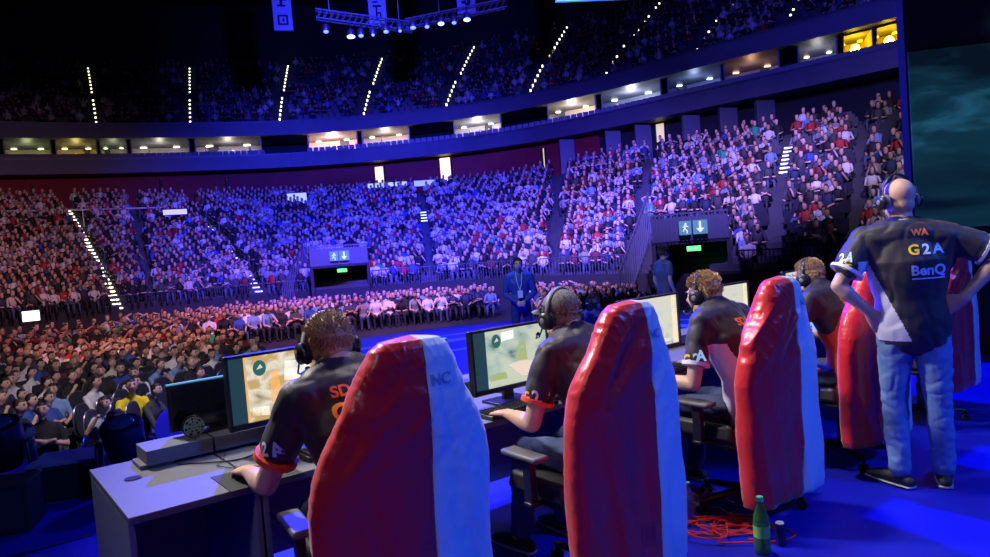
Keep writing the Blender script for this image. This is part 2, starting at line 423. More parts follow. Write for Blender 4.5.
# ============================================================ portals in the lower tier
PORT = [(312, 368, 268, 7, 'left'), (655, 728, 255, 9, 'right')]
signg = mat('sign_glow_green', (.1,.3,.22), .5, emis=(.12,.4,.3), estr=.35); signw = mat('sign_mark', (.9,.95,.9), .5, emis=(.7,.95,.85), estr=.6)
portal_rng = []
for (x0, x1, y, nr, side) in PORT:
    a0, a1 = bearing(x0, y), bearing(x1, y); am = (a0+a1)/2; Yf = CF(am)-.5; zt = 1.15; w = (a1-a0)*Yf
    portal_rng.append((a0-.25/Yf, a1+.25/Yf, nr))
    rz = -math.atan(am); R = Matrix.Rotation(rz, 3, 'Z'); c = P(am, Yf, 0)
    root = empty('entrance_portal', (c.x, c.y, FLOOR), rz); tag(root, 'dark walk-in entrance portal with barred parapet in the %s of the lower seating' % side, 'portal')
    D = rowY(am, nr)-Yf
    m = MB()
    for sx in (-1, 1): m.box((sx*w/2, D/2, (zt+1.5)/2), (.15, D, zt+1.5))
    m.box((0, D/2, zt+1.5+.1), (w+.15, D, .2)); m.box((0, D-.05, (zt+1.5)/2), (w, .1, zt+1.5))
    m.build('tunnel', darkwall, root, smooth=False)
    m = MB(); k = int(w/.13)
    m.box((0, -.02, zt+1.5+.55), (w, .03, .85))
    m.build('parapet_panel', steelblue, root, smooth=False)
    m = MB()
    for j in range(k+1): m.box((-w/2+w*j/k, -.07, zt+1.5+.6), (.04, .04, 1.0))
    m.box((0, -.07, zt+1.5+1.1), (w+.1, .06, .06)); m.build('parapet_bars', steelblue, root, smooth=False)
    # sloping barred sides that follow the rows up
    for sx in (-1, 1):
        m = MB(); n = 16
        for j in range(n+1):
            yy = D*j/n - .3; base = .2 + (yy/D)*(rowZ(nr)+1.2); m.box((sx*(w/2+.3+ (1-j/n)*1.2*(1 if side == 'left' else .8)), yy, base+.9), (.05, .05, 1.8))
        top = [(sx*(w/2+.3+(1-j/n)*1.2*(1 if side == 'left' else .8)), D*j/n-.3, .2+((D*j/n-.3)/D)*(rowZ(nr)+1.2)+1.8) for j in (0, n)]
        m.tube(top, .04, 6); m.tube([(p[0], p[1], p[2]-1.7) for p in top], .03, 6); m.build('side_railing', steelblue, root, smooth=False)
    sg = empty('exit_sign', c+R@V((0 if side == 'left' else .1, -.2, 1.72)), rz); tag(sg, 'green lit exit sign with running figure and down arrow over the %s portal' % side, 'sign')
    m = MB(); m.box((-.26, 0, 0), (.42, .08, .5)); m.box((.26, 0, 0), (.5, .08, .5)); m.build('sign_panel', signg, sg, smooth=False)
    m = MB(); m.box((.26, -.05, .06), (.07, .02, .3)); m.add([(.12, -.06, -.04), (.4, -.06, -.04), (.26, -.06, -.2), (.12, -.04, -.04), (.4, -.04, -.04), (.26, -.04, -.2)], [(0,1,2),(5,4,3),(0,3,4,1),(1,4,5,2),(2,5,3,0)])
    m.ell((-.24, -.05, .14), (.035, .015, .04), seg=8); m.tube([(-.24, -.05, .1), (-.27, -.05, -.02), (-.2, -.05, -.1), (-.2, -.05, -.2)], .022, 4); m.tube([(-.27, -.05, -.02), (-.34, -.05, -.12)], .022, 4); m.tube([(-.25, -.05, .08), (-.15, -.05, .03)], .018, 4); m.tube([(-.25, -.05, .08), (-.35, -.05, .02)], .018, 4)
    m.build('sign_symbols', signw, sg, smooth=False)
    m = MB(); m.box((0, 0, 0), (.5, .08, .18)); e = m.build('emergency_light', mat('emergency_green', (.1,.9,.2), .5, emis=(.15,1,.25), estr=3 if side == 'right' else 2), smooth=False)
    e.location = c+R@V((.1, .5, .95)); e.rotation_euler.z = rz; tag(e, 'small bright green emergency light inside the %s portal' % side, 'light')
# front railing in sections
SECT = [(-100, 60), (62, 180), (182, 308), (372, 450), (452, 540), (542, 640), (742, 840), (842, 960)]
for i, (x0, x1) in enumerate(SECT):
    a0, a1 = bearing(x0, 290), bearing(x1, 290); am = (a0+a1)/2; root = empty('barrier_railing', P(am, CF(am), Z0+.12)); rp = V(root.location)
    lab = ['at the far left', 'below the long left aisle', 'left of the left portal', 'right of the left portal', 'behind the official on stage', 'left of the right portal', 'right of the right portal', 'behind the standing coach'][i]
    tag(root, 'metal barrier railing with upright bars, ' + lab, 'railing')
    ga = np.linspace(a0, a1, 12); H = .55 if i < 3 else .8
    m = MB(); m.tube([P(a, CF(a), Z0+.12+H)-rp for a in ga], .03, 6); m.build('top_rail', steelblue, root)
    m = MB(); L = (a1-a0)*CF(am)*1.05; k = int(L/.14)
    for j in range(k+1):
        a = a0+(a1-a0)*j/k; m.box(P(a, CF(a), Z0+.12+H/2)-rp, (.022, .022, H))
    tag(m.build('upright_bars', steelblue, root, smooth=False), kind='stuff')
# walkway rail at the left, information screens
m = MB(); ga = np.linspace(bearing(-60, 218), bearing(165, 216), 12); m.tube([P(a, rowY(a, 22), rowZ(22)+1.0) for a in ga], .05, 6)
for a in ga: m.tube([P(a, rowY(a, 22), rowZ(22)), P(a, rowY(a, 22), rowZ(22)+1.0)], .03, 4)
tag(m.build('walkway_railing', whitep), 'pale handrail across the upper rows of the left lower seating', 'railing')
def screen(px, py, w, h, Y, col, st, lab):
    p = at(px, py, Y); root = empty('information_screen', p, -math.atan(p.x/p.y)); tag(root, lab, 'screen')
    m = MB(); m.box((0, .05, 0), (w+.1, .1, h+.1)); m.build('housing', blackm, root, smooth=False)
    m = MB(); m.box((0, -.01, 0), (w, .02, h)); m.build('display', mat('display_%d' % px, col, .4, emis=col, estr=st), root, smooth=False)
    return root
screen(31, 316, .55, .38, 27, (.7,.8,.75), 2.5, 'small white glowing display at the back of the left floor crowd')
screen(388, 186, 2.9, .5, 53, (.4,.5,1), 1.2, 'wide pale blue display on the concourse left of centre')
screen(425, 183, 1.6, .4, 53, (.35,.45,1), .9, 'narrow pale blue display on the concourse beside the wide one')
screen(297, 199, 1.3, .8, 50, (.45,.55,1), 1.0, 'pale blue display board high in the left lower seating')
screen(175, 212, 1.3, .3, 43, (.6,.6,1), .9, 'low pale display over the left cross aisle')

# guests standing in the boxes
def guest():
    m = MB()
    m.loft([(0,0,.85),(0,0,1.1),(0,0,1.4),(0,0,1.47)], [(.16,.11),(.15,.1),(.2,.11),(.1,.08)], ref=(1,0,0)); m.loft([(0,0,1.45),(0,0,1.58)], [.055,.05]); m.ell((0,.01,1.67), (.08,.1,.12), seg=12)
    for sx in (-1,1):
        m.loft([(sx*.19,0,1.42),(sx*.25,.0,1.12),(sx*.18,.15,.98)], [.055,.045,.035]); m.loft([(sx*.09,0,.9),(sx*.11,.02,.5),(sx*.11,0,.06)], [.085,.06,.045]); m.loft([(sx*.11,-.03,.04),(sx*.12,.14,.03)], [.045,.035])
    me = remesh(m, .03, 2); paint(me, lambda c, n: 0 if c.z > 1.5 else (1 if c.z > .9 else 2)); return me
gme = guest()
for mm_ in (mat('skin_crowd', (.62,.37,.27), .55), mat('guest_dark_suit', (.03,.03,.04), .7), mat('guest_trousers', (.02,.02,.025), .8)): gme.materials.append(mm_)
for j, (x, bx) in enumerate(((470,7),(480,7),(489,7),(206,4),(218,4),(233,4),(250,4),(84,1),(76,1),(382,6),(330,5),(617,9),(150,3))):
    a = bearing(x, bey(x)); o = bpy.data.objects.new('person', gme); COL.objects.link(o); o.location = P(a, CT(a)+2.2+.5*(j % 3), 9.52); o.rotation_euler.z = PI-math.atan(a)+.4*((j % 3)-1)
    o.scale.z = .95+.02*(j % 4); tag(o, 'dark dressed guest standing in the %s' % {7:'white lit box in the centre of the balcony', 4:'box left of the peach lit one', 1:'box with a yellow glow at the left', 6:'warm lit box right of the peach one', 5:'brightest peach lit box', 9:'cool white box where the balcony climbs', 3:'wide pale box at the left'}[bx], 'person', 'guests in hospitality box %s' % {7:'centre',4:'left of peach',1:'yellow glow',6:'warm',5:'peach',9:'cool white',3:'wide pale'}[bx])
# ============================================================ CROWD
SC = V((1, 12, 0))
skinm = mat('skin_crowd', (.62,.37,.27), .55); hairs = [mat('hair_black', (.015,.012,.01), .6), mat('hair_brown', (.06,.03,.015), .6), mat('hair_blond', (.3,.19,.08), .6)]
shirtm = mat('shirt_crowd', rough=.8, objcol=True, var=(9, .2)); pants = [mat('trousers_dark', (.02,.02,.03), .8), mat('trousers_denim', (.05,.08,.16), .8)]
PAL = [((.012,.012,.015), 'black', 30), ((.05,.05,.06), 'dark grey', 16), ((.02,.03,.08), 'navy', 10), ((.7,.7,.72), 'white', 17), ((.25,.25,.27), 'grey', 8), ((.4,.03,.03), 'red', 7), ((.18,.3,.55), 'light blue', 5), ((.15,.02,.03), 'maroon', 4), ((.05,.35,.2), 'green', 1.5), ((.6,.55,.45), 'beige', 2), ((.03,.08,.35), 'blue', 4)]
PW = np.array([p[2] for p in PAL]); PW = PW/PW.sum()
POSES = [  # (head fwd, lean, left elbow, left hand, right elbow, right hand)
 (.06, .0, (-.26,.06,.72), (-.13,.3,.62), (.26,.06,.72), (.13,.3,.62)),
 (.10, .08, (-.27,.2,.68), (-.08,.4,.68), (.27,.2,.68), (.06,.4,.68)),
 (.04, -.02, (-.26,.1,.72), (.12,.2,.86), (.26,.1,.72), (-.12,.2,.83)),
 (.12, .1, (-.24,.28,.72), (-.05,.22,1.05), (.26,.2,.66), (.1,.36,.6)),
 (.05, .0, (-.36,.02,1.25), (-.1,-.02,1.36), (.36,.02,1.25), (.1,-.02,1.36)),
 (.08, .02, (-.27,.08,.72), (-.16,.36,.56), (.3,.14,.8), (.1,.22,1.08))]
def crowd_person(k, hair, pant):
    hf, ln, le, lh, re_, rh = POSES[k]; m = MB(); seg = []
    hc = V((0, hf+ln, 1.25))
    def limb(a, b, ra, rb, ty, c=None):
        m.loft([a, b], [ra, rb], seg=8); seg.append((V(a), V(b), ty, (ra+rb)/2))
    m.loft([(0,-.02,.5), (0,-.02+ln*.3,.68), (0,ln*.7,.88), (0,ln,1.0)], [(.17,.12), (.16,.11), (.19,.12), (.15,.08)], ref=(1,0,0), seg=12)
    seg.append((V((0,0,.5)), V((0,ln,1.0)), 1, .16)); seg.append((V((-.15,ln,.98)), V((.15,ln,.98)), 1, .08))
    m.loft([(0,ln,1.0), hc-V((0,0,.08))], [.055, .05], seg=8); seg.append((V((0,ln,1.07)), hc-V((0,0,.06)), 0, .05))
    m.ell(hc, (.078,.095,.12), seg=12); m.ell(hc+V((0,.085,-.02)), (.018,.03,.03), seg=6)
    for sx in (-1,1): m.ell(hc+V((sx*.08,0,-.01)), (.015,.025,.035), seg=6)
    seg.append((hc-V((0,-.02,.06)), hc-V((0,-.03,.02)), 0, .09)); seg.append((hc+V((0,-.03,.03)), hc+V((0,-.01,.06)), 3, .09))
    for sx, e, h in ((-1, le, lh), (1, re_, rh)):
        s_ = V((sx*.18, ln, .98)); e = V(e)+V((0,ln,0)); h = V(h)+V((0,ln*.5,0)); mid = s_.lerp(e, .75)
        m.loft([s_, e], [.058,.045], seg=8); m.loft([e, h], [.042,.03], seg=8); m.ell(h, (.035,.05,.03), seg=8)
        seg.append((s_, mid, 1, .05)); seg.append((mid, e, 0 if k % 2 == 0 else 1, .045)); seg.append((e, h, 0, .04))
        kn = V((sx*.13, .46, .5)); an = V((sx*.14, .48, .1))
        limb((sx*.09, .02, .52), kn, .085, .065, 2); limb(kn, an, .058, .042, 2)
        m.loft([(sx*.14,.46,.05), (sx*.15,.62,.04)], [(.045,.05),(.04,.035)], seg=8); seg.append((V((sx*.14,.46,.04)), V((sx*.15,.62,.04)), 4, .04))
    me = remesh(m, .022, 2)
    def cl(c, n):
        best = 9; t = 1
        for a, b, ty, r in seg:
            d = b-a; q = max(0, min(1, (c-a).dot(d)/max(1e-9, d.length_squared))); dd = (c-a-d*q).length-r
            if dd < best: best = dd; t = ty
        if t == 3 and (c.y > hc.y+.025 and c.z < hc.z+.058): t = 0
        return t
    paint(me, cl)
    mb2 = MB(); mb2.add([v_.co for v_ in me.vertices], [tuple(q.vertices) for q in me.polygons]); mb2.m = [q.material_index for q in me.polygons]
    for sx in (-1, 1): mb2.ell(hc+V((sx*.03, .083, .012)), (.013, .012, .007), seg=6, m=3); mb2.ell(hc+V((sx*.031, .084, .034)), (.018, .01, .005), seg=6, m=3)
    mb2.ell(hc+V((0, .085, -.058)), (.022, .01, .006), seg=6, m=5)
    me = mb2.mesh('seated_spectator'); me.polygons.foreach_set('use_smooth', [True]*len(me.polygons))
    for mm in (skinm, shirtm, pants[pant], hairs[hair], blackm, mat('lips_crowd', (.3,.1,.09), .6)): me.materials.append(mm)
    me.name = 'seated_spectator'; return me
spec_meshes = [crowd_person(k, h, (k+h) % 2) for k, h in ((0,0),(0,1),(1,1),(1,0),(2,0),(2,2),(3,1),(5,0),(5,1),(4,0))]
# chair used on the floor
def conf_chair():
    r = empty('conference_chair'); m = MB(); m.box((0,.0,.45), (.46,.44,.07)); m.build('seat', seatf, r, bevel=.02)
    m = MB(); v = []; n = 20
    for yy in (-.24, -.2):
        for j in range(n):
            th = 2*PI*j/n; cx = math.copysign(abs(math.cos(th))**.7, math.cos(th))*.23; cz = .82+math.copysign(abs(math.sin(th))**.8, math.sin(th))*.25; v.append((cx, yy-.04*(cz-.57), cz))
    f = [tuple(range(n)), tuple(range(2*n-1, n-1, -1))]+[(j, n+j, n+(j+1)%n, (j+1)%n) for j in range(n)]
    m.add(v, f); m.build('backrest', seatf, r, angle=50)
    m = MB(); m.tube([V((math.copysign(abs(math.cos(2*PI*j/24))**.7, math.cos(2*PI*j/24))*.245, -.25, .82+math.copysign(abs(math.sin(2*PI*j/24))**.8, math.sin(2*PI*j/24))*.265)) for j in range(25)], .012, 6); m.build('back_frame', steelr, r)
    for sx in (-1, 1):
        for sy in (-1, 1):
            m = MB(); m.tube([(sx*.2, sy*.18, .43), (sx*.23, sy*.23, 0)], .012, 6); m.build('leg', steelr, r)
    return r
seatf = mat('chair_fabric', (.02,.02,.035), .85); steelr = mat('chair_steel', (.25,.25,.3), .35, metal=.8)
chair0 = conf_chair(); first_chair = [True]
def chair_mesh():
    m = MB(); m.box((0,0,.45), (.46,.44,.07)); m.box((0,-.22,.82), (.44,.04,.5), top=(.7,1))
    for sx in (-1,1):
        for sy in (-1,1): m.tube([(sx*.2, sy*.18, .43), (sx*.23, sy*.23, 0)], .012, 4)
    return m.mesh('conference_chair')
cme = chair_mesh(); cme.materials.append(seatf)
# floor blocks: rings round the stage
floor_seats = []
for rr in range(12):
    R_ = 6.75+.92*rr
    for th in np.arange(math.radians(136), math.radians(214), .56/R_):
        p = SC + V((math.cos(th)*R_, math.sin(th)*R_, FLOOR)); p.x += random.uniform(-.05,.05)
        ang = math.degrees(th)
        if p.y < 8.9 or abs(ang-196) < 1.6*8/R_ : continue
        d = p.y; px = 495+720*p.x/p.y
        if px > 250 or px < -90: continue
        floor_seats.append((p, th, 'left', rr))
for rr in range(9):
    R_ = 19.7+.9*rr
    for th in np.arange(math.radians(48), math.radians(163), .56/R_):
        p = SC + V((math.cos(th)*R_, math.sin(th)*R_, FLOOR)); a = p.x/p.y
        if p.y > CF(a)-1.3: continue
        px = 495+720*a
        if px < -60 or px > 760: continue
        if 300 < px < 380 and p.y > CF(a)-2: continue
        if abs(math.degrees(th)-92) < .9 or abs(math.degrees(th)-134) < .9: continue
        floor_seats.append((p, th, 'far', rr))
for rr in range(12):
    R_ = 8.6+.95*rr
    for th in np.arange(math.radians(22), math.radians(88), .56/R_):
        p = SC + V((math.cos(th)*R_, math.sin(th)*R_, FLOOR)); a = p.x/p.y; px = 495+720*a
        if px > 750 or p.y > CF(a)-1.4 or abs(math.degrees(th)-61) < 30/R_: continue
        if px > 640 and p.y > CF(a)-6: continue
        floor_seats.append((p, th, 'right', rr))
floor_seats.sort(key=lambda q: (q[0]-EYE).length)
stuff = []   # (pos, rotz, palette idx, pose)
special = {}
def near_seat(px, py, used):
    best = None
    for i, (p, th, b, rr) in enumerate(floor_seats):
        if i in used: continue
        v = p+V((0,0,1.25))-EYE; dd = v.dot(cf); x = 495+FPX*v.dot(cr)/dd; y = 278.5-FPX*v.dot(cu)/dd
        e = (x-px)**2+(y-py)**2
        if best is None or e < best[0]: best = (e, i)
    return best[1]
SP = [((130,388), (.85,.68,.01), 3, 'spectator in a bright yellow shirt seated in the front row left of the desk'),
 ((105,398), (.6,.6,.65), 7, 'spectator in a white and black vest beside the one in yellow'),
 ((52,388), (.2,.32,.6), 0, 'spectator in a light blue shirt behind the man with folded arms'),
 ((42,412), (.01,.01,.012), 4, 'spectator in black with folded arms at the very front on the left'),
 ((112,352), (.03,.05,.2), 9, 'spectator with both hands on the head in the left block'),
 ((118,368), (.03,.06,.35), 2, 'spectator in a royal blue top two rows behind the one in yellow'),
 ((100,372), (.012,.012,.015), 1, 'spectator in black seated left of the one in royal blue'),
 ((135,372), (.65,.65,.68), 6, 'spectator in a white top behind the one in yellow'),
 ((12,380), (.55,.55,.56), 8, 'spectator in a pale grey top near the left edge of the crowd'),
 ((80,340), (.45,.02,.03), 3, 'spectator in a red top on the aisle side of the left block'),
 ((208,328), (.05,.5,.35), 2, 'spectator in a green top in the front row of the far block'),
 ((222,331), (.75,.7,.72), 1, 'spectator in white seated right of the one in green, far block'),
 ((155,338), (.55,.7,.8), 3, 'spectator in a pale blue top in the front row of the far block'),
 ((28,343), (.7,.68,.66), 0, 'spectator in a white shirt at the back of the left block'),
 ((75,360), (.2,.02,.03), 5, 'spectator in a maroon top in the middle of the left block')]
used = set()
spp = []
for (q, c, k, lab) in SP:
    hp = atz(q[0], q[1], FLOOR+1.25); hp.z = FLOOR; spp.append((hp, c, k, lab))
floor_seats = [f for f in floor_seats if all((f[0]-s[0]).length > .5 for s in spp)]
for hp, c, k, lab in spp:
    floor_seats.append((hp, 0, 'far' if hp.y > 23 else 'left', 1 if hp.y < 16 else 5))
floor_seats.sort(key=lambda q: (q[0]-EYE).length)
for i, f in enumerate(floor_seats):
    for s in spp:
        if f[0] is s[0]: special[i] = s[1:]
empty_front = 0
for i, (p, th, blk, rr) in enumerate(floor_seats):
    rz = math.atan2(SC.y-p.y, SC.x-p.x)-PI/2
    n_ind = i < 320
    if n_ind and blk == 'left':
        if rr < 2 and i not in special and random.random() < .42:
            c = chair0 if first_chair[0] else copy_tree(chair0); first_chair[0] = False
            c.location = p; c.rotation_euler.z = rz; tag(c, 'empty round backed black chair in the front rows left of the stage', 'chair', 'empty black chairs in the front rows'); continue
        if rr < 3:
            c = copy_tree(chair0); c.location = p; c.rotation_euler.z = rz; tag(c, 'round backed black chair with a spectator on it, front left rows', 'chair', 'occupied black chairs in the front left rows')
        else:
            c = bpy.data.objects.new('conference_chair', cme); COL.objects.link(c); c.location = p; c.rotation_euler.z = rz; tag(c, 'black chair with a spectator on it, deeper in the left block', 'chair', 'occupied black chairs deeper in the left block')
    elif i < 300:
        c = bpy.data.objects.new('conference_chair', cme); COL.objects.link(c); c.location = p; c.rotation_euler.z = rz; tag(c, 'black chair with a spectator on it on the floor behind the round stage', 'chair', 'occupied black chairs behind the round stage')
    pi_ = int(rng.choice(len(PAL), p=PW))
    if n_ind or i in special:
        k = int(rng.integers(0, 9)) if random.random() > .03 else 9; col, nm, _ = PAL[pi_]; lab = None
        if i in special:
            col, k, lab = special[i]
            if p.y < 16: rz = math.atan2(3-p.y, -1-p.x)-PI/2
        o = bpy.data.objects.new('seated_spectator', spec_meshes[k]); COL.objects.link(o)
        o.location = p; o.rotation_euler.z = rz+random.uniform(-.25,.25); s_ = random.uniform(.95,1.06); o.scale = (s_,s_,s_); o.color = (*col, 1)
        where = {'left': 'in the left floor block beside the stage', 'far': 'in the far floor block beyond the stage', 'right': 'on the floor right behind the round stage'}[blk]
        if lab: tag(o, lab, 'person')
        else: tag(o, 'seated spectator in a %s top %s' % (nm, where), 'person', '%s topped spectators %s' % (nm, where))
    else: stuff.append((p, rz+random.uniform(-.3,.3), pi_, int(rng.choice(5, p=[.34,.3,.18,.15,.03]))))
n_floor = len(stuff)
seats = []
for r in range(NR):
    a = A0+.02
    while a < A1-.02:
        Y = rowY(a, r)+.42; a += .56/(Y*1.12)
        if any(abs(a-aisle_a(al, r/NR))*Y < .42 for al in LOW_A): continue
        if any(pa < a < pb and r < n_ for pa, pb, n_ in portal_rng): continue
        if r in (19,) : continue
        p = P(a, Y, rowZ(r)); rz = math.atan2(SC.y-p.y, SC.x-p.x)-PI/2
        seats.append((p, rz))
        px = 495+720*a
        dens = .93 if px < 760 else .72
        if px > 760 and nz((a*30, r*.3, 3)) < -.12: dens = .12
        if random.random() > dens: continue
        stuff.append((p, rz+random.uniform(-.4,.4), int(rng.choice(len(PAL), p=PW)), int(rng.choice(5, p=[.34,.3,.18,.15,.03]))))
n_low = len(stuff)
useats = []
for r in range(1, NU-1):
    if r in (8, 9): continue
    a = A0+.02
    while a < A1-.02:
        Y = upY(a, r)+.45; a += .56/(Y*1.05)
        if any(abs(a-aisle_a(al, r/NU))*Y < .8 for al in UP_A): continue
        p = P(a, Y, upZ(r)); rz = math.atan2(SC.y-p.y, SC.x-p.x)-PI/2
        useats.append((p, rz))
        if random.random() > (.62 if r < 8 else .4): continue
        stuff.append((p, rz+random.uniform(-.4,.4), int(rng.choice(len(PAL), p=PW)), int(rng.choice(5, p=[.34,.3,.18,.15,.03]))))
# low detail seated figures baked into one mesh per area
def template(k):
    hf, ln, le, lh, re_, rh = POSES[k]; m = MB(); hc = (0, hf+ln, 1.25)
    m.loft([(0,0,.48), (0,ln*.7,.85), (0,ln,1.02), (0,ln,1.08)], [(.17,.12),(.2,.12),(.17,.08),(.06,.06)], ref=(1,0,0), seg=6, cap='flat', m=1)
    m.loft([(0,hf+ln,1.08),(0,hf+ln,1.16),(0,hf+ln,1.27),(0,hf+ln+.0,1.33)], [.05,.075,(.08,.095),(.07,.08)], seg=6, ref=(1,0,0), cap='flat', m=0)
    m.loft([(0,hf+ln-.03,1.22),(0,hf+ln-.02,1.31),(0,hf+ln-.01,1.385)], [(.085,.085),(.088,.1),(.045,.05)], seg=6, ref=(1,0,0), cap='flat', m=3)
    for sx, e, h in ((-1, le, lh), (1, re_, rh)):
        s_ = V((sx*.19, ln, 1.0)); e = V(e)+V((0,ln,0)); h = V(h)+V((0,ln*.5,0))
        m.loft([s_, e], [.055,.045], seg=4, cap='flat', m=1); m.loft([e, h], [.042,.04], seg=4, cap='flat', m=0)
        m.loft([(sx*.09,0,.52), (sx*.13,.46,.5)], [.085,.07], seg=4, cap='flat', m=2); m.loft([(sx*.13,.46,.5), (sx*.14,.48,.02)], [.06,.05], seg=4, cap='flat', m=2)
    vc = np.zeros(len(m.v), int)
    for f, mi in zip(m.f, m.m):
        for q in f: vc[q] = mi
    return np.array(m.v), m.f, vc
temps = [template(k) for k in range(5)]
vcm = mat('crowd_clothes', rough=.75, vcol='col'); SK = np.array([(.62,.37,.27), (.5,.3,.2), (.7,.45,.35)])
def bake(items, name, label, group=None):
    vs = []; cols = []; ls = []; lt = []; nv = 0
    for (p, rz, pi_, k) in items:
        tv, tf, vc = temps[k]; s = random.uniform(.94, 1.06); c, sn = math.cos(rz)*s, math.sin(rz)*s
        q = np.empty_like(tv); q[:,0] = tv[:,0]*c-tv[:,1]*sn+p.x; q[:,1] = tv[:,0]*sn+tv[:,1]*c+p.y; q[:,2] = tv[:,2]*s+p.z
        vs.append(q); pal = np.array([SK[rng.integers(3)], PAL[pi_][0], (.02,.02,.03) if random.random() < .6 else (.06,.09,.17), (.02,.015,.01) if random.random() < .7 else (.14,.08,.035)])
        cols.append(pal[vc])
        for f in tf: ls.extend([i+nv for i in f]); lt.append(len(f))
        nv += len(tv)
    vs = np.concatenate(vs).astype('f'); cols = np.concatenate(cols); me = bpy.data.meshes.new(name)
    me.vertices.add(nv); me.vertices.foreach_set('co', vs.ravel()); me.loops.add(len(ls)); me.loops.foreach_set('vertex_index', ls)
    me.polygons.add(len(lt)); st = np.concatenate([[0], np.cumsum(lt)[:-1]]); me.polygons.foreach_set('loop_start', st); me.polygons.foreach_set('loop_total', lt)
    me.update(calc_edges=True); ca = me.color_attributes.new('col', 'FLOAT_COLOR', 'POINT'); ca.data.foreach_set('color', np.hstack([cols, np.ones((nv,1))]).astype('f').ravel())
    o = link(name, me, vcm, angle=0); tag(o, label, 'crowd', group, 'stuff'); return o
bake(stuff[:n_floor], 'floor_crowd', 'dense seated crowd on the arena floor beyond the round stage')
bake(stuff[n_floor:n_low], 'lower_tier_crowd', 'dense crowd filling the lower tier of seats around the arena')
bake(stuff[n_low:], 'upper_tier_crowd', 'dim scattered crowd in the upper tier under the roof')
# seats
sm = MB(); sm.box((0,.0,.42), (.44,.4,.06)); sm.box((0,-.22,.66), (.44,.05,.42)); sm.box((0,-.1,.2), (.06,.2,.4)); sme = sm.mesh('stadium_seat'); sme.materials.append(seatm)
seats.sort(key=lambda q: (q[0]-EYE).length + (200 if not -.75 < q[0].x/q[0].y < .62 else 0))
for p, rz in seats[:300]:
    o = bpy.data.objects.new('stadium_seat', sme); COL.objects.link(o); o.location = p; o.rotation_euler.z = rz; tag(o, 'dark plastic stadium seat in the right lower tier nearest the stage', 'seat', 'nearest stadium seats of the lower tier')
def bakeseats(items, name, label):
    m = MB()
    for p, rz in items:
        R = Matrix.Rotation(rz, 3, 'Z'); m.box(p+R@V((0,-.2,.62)), (.44,.05,.44), R=R); m.box(p+R@V((0,0,.42)), (.44,.36,.05), R=R)
    o = m.build(name, seatm, smooth=False); tag(o, label, 'seats', kind='stuff')
bakeseats(seats[300:], 'lower_tier_seats', 'dark seats in rows throughout the lower tier'); bakeseats(useats, 'upper_tier_seats', 'dark seats in rows of the upper tier')
# ============================================================ STAGE
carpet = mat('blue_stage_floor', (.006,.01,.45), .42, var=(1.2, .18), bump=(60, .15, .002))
stagedark = mat('stage_skirt', (.01,.01,.02), .7); ringm = mat('stage_ring_paint', (.35,.55,1), .3)
mb = MB(); R_ = 7.35; n = 96
RS = lambda a: R_-1.15*max(0, min(1, (math.degrees(a)-128)/25))*max(0, min(1, (240-math.degrees(a))/20)); v = [SC+V((math.cos(2*PI*j/n)*RS(2*PI*j/n), math.sin(2*PI*j/n)*RS(2*PI*j/n), STAGE)) for j in range(n)]; v2 = [V((p.x, p.y, FLOOR)) for p in v]
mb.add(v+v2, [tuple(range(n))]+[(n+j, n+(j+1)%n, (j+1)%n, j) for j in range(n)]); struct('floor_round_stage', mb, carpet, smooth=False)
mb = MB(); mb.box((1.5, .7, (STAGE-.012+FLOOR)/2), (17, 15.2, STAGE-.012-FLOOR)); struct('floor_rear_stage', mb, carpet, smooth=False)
for i, (ra, rb) in enumerate(((4.3, 4.75), (5.4, 5.6), (3.0, 3.2))):
    mb = MB(); q = lambda r, j: SC+V((math.cos(2*PI*j/n)*r, math.sin(2*PI*j/n)*r, STAGE+.004))
    mb.add([q(ra, j) for j in range(n)]+[q(rb, j) for j in range(n)], [(j, (j+1)%n, n+(j+1)%n, n+j) for j in range(n)]); struct('trim_%d' % (30+i), mb, ringm, smooth=False)
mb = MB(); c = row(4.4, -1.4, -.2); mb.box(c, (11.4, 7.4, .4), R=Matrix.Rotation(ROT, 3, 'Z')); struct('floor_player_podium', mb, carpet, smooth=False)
mb = MB(); mb.box(row(4.4, 2.31, -.03), (11.42, .03, .07), R=Matrix.Rotation(ROT, 3, 'Z')); mb.box(row(-1.31, -1.4, -.03), (.03, 7.4, .07), R=Matrix.Rotation(ROT, 3, 'Z')); struct('trim_40', mb, stagedark, smooth=False)
# ============================================================ DESKS
lam = mat('desk_laminate', (.135,.14,.185), .6, var=(5, .08)); lamedge = mat('desk_panel_grey', (.2,.22,.32), .5)
def T(o, s, t, z=0, rz=0): o.location = row(s, t, z); o.rotation_euler.z = ROT+rz; return o
SEG = [(0, .495, 'short end section of the player desk at the left'), (.505, 1.545, 'desk section under the hand of the first player from left'), (1.555, 2.8, 'desk section in front of the capped player'), (2.81, 4.0, 'desk section in front of the third player from left'), (4.01, 5.2, 'desk section in front of the fourth player from left'), (5.21, 6.4, 'desk section at the far right, behind the standing coach')]
for s0, s1, lab in SEG:
    r = T(empty('desk'), s0, 0); tag(r, lab, 'desk'); w = s1-s0
    m = MB(); m.box((w/2, .45, .735), (w, .9, .03)); m.build('tabletop', lam, r, bevel=.003)
    for x in (.012, w-.012):
        m = MB(); m.box((x, .45, .36), (.024, .86, .72)); m.build('side_panel', lamedge, r, bevel=.002)
    m = MB(); m.box((w/2, .8, .42), (w-.05, .02, .6)); m.build('modesty_panel', lamedge, r)
    m = MB(); m.box((w/2, .75, .80), (w-(.2 if s0 == 0 else 0), .22, .07)) if s0 else m.box((w/2+.1, .75, .80), (w-.2, .22, .07)); m.box((w/2, .75, .76), (w*.3, .18, .02)); m.build('rear_shelf', lam, r, bevel=.003)
    m = MB(); m.lathe([(.03, 0), (.035, .004), (.02, .004)], (w*.5 if s0 else .12, .55, .75)); m.build('cable_grommet', black, r)
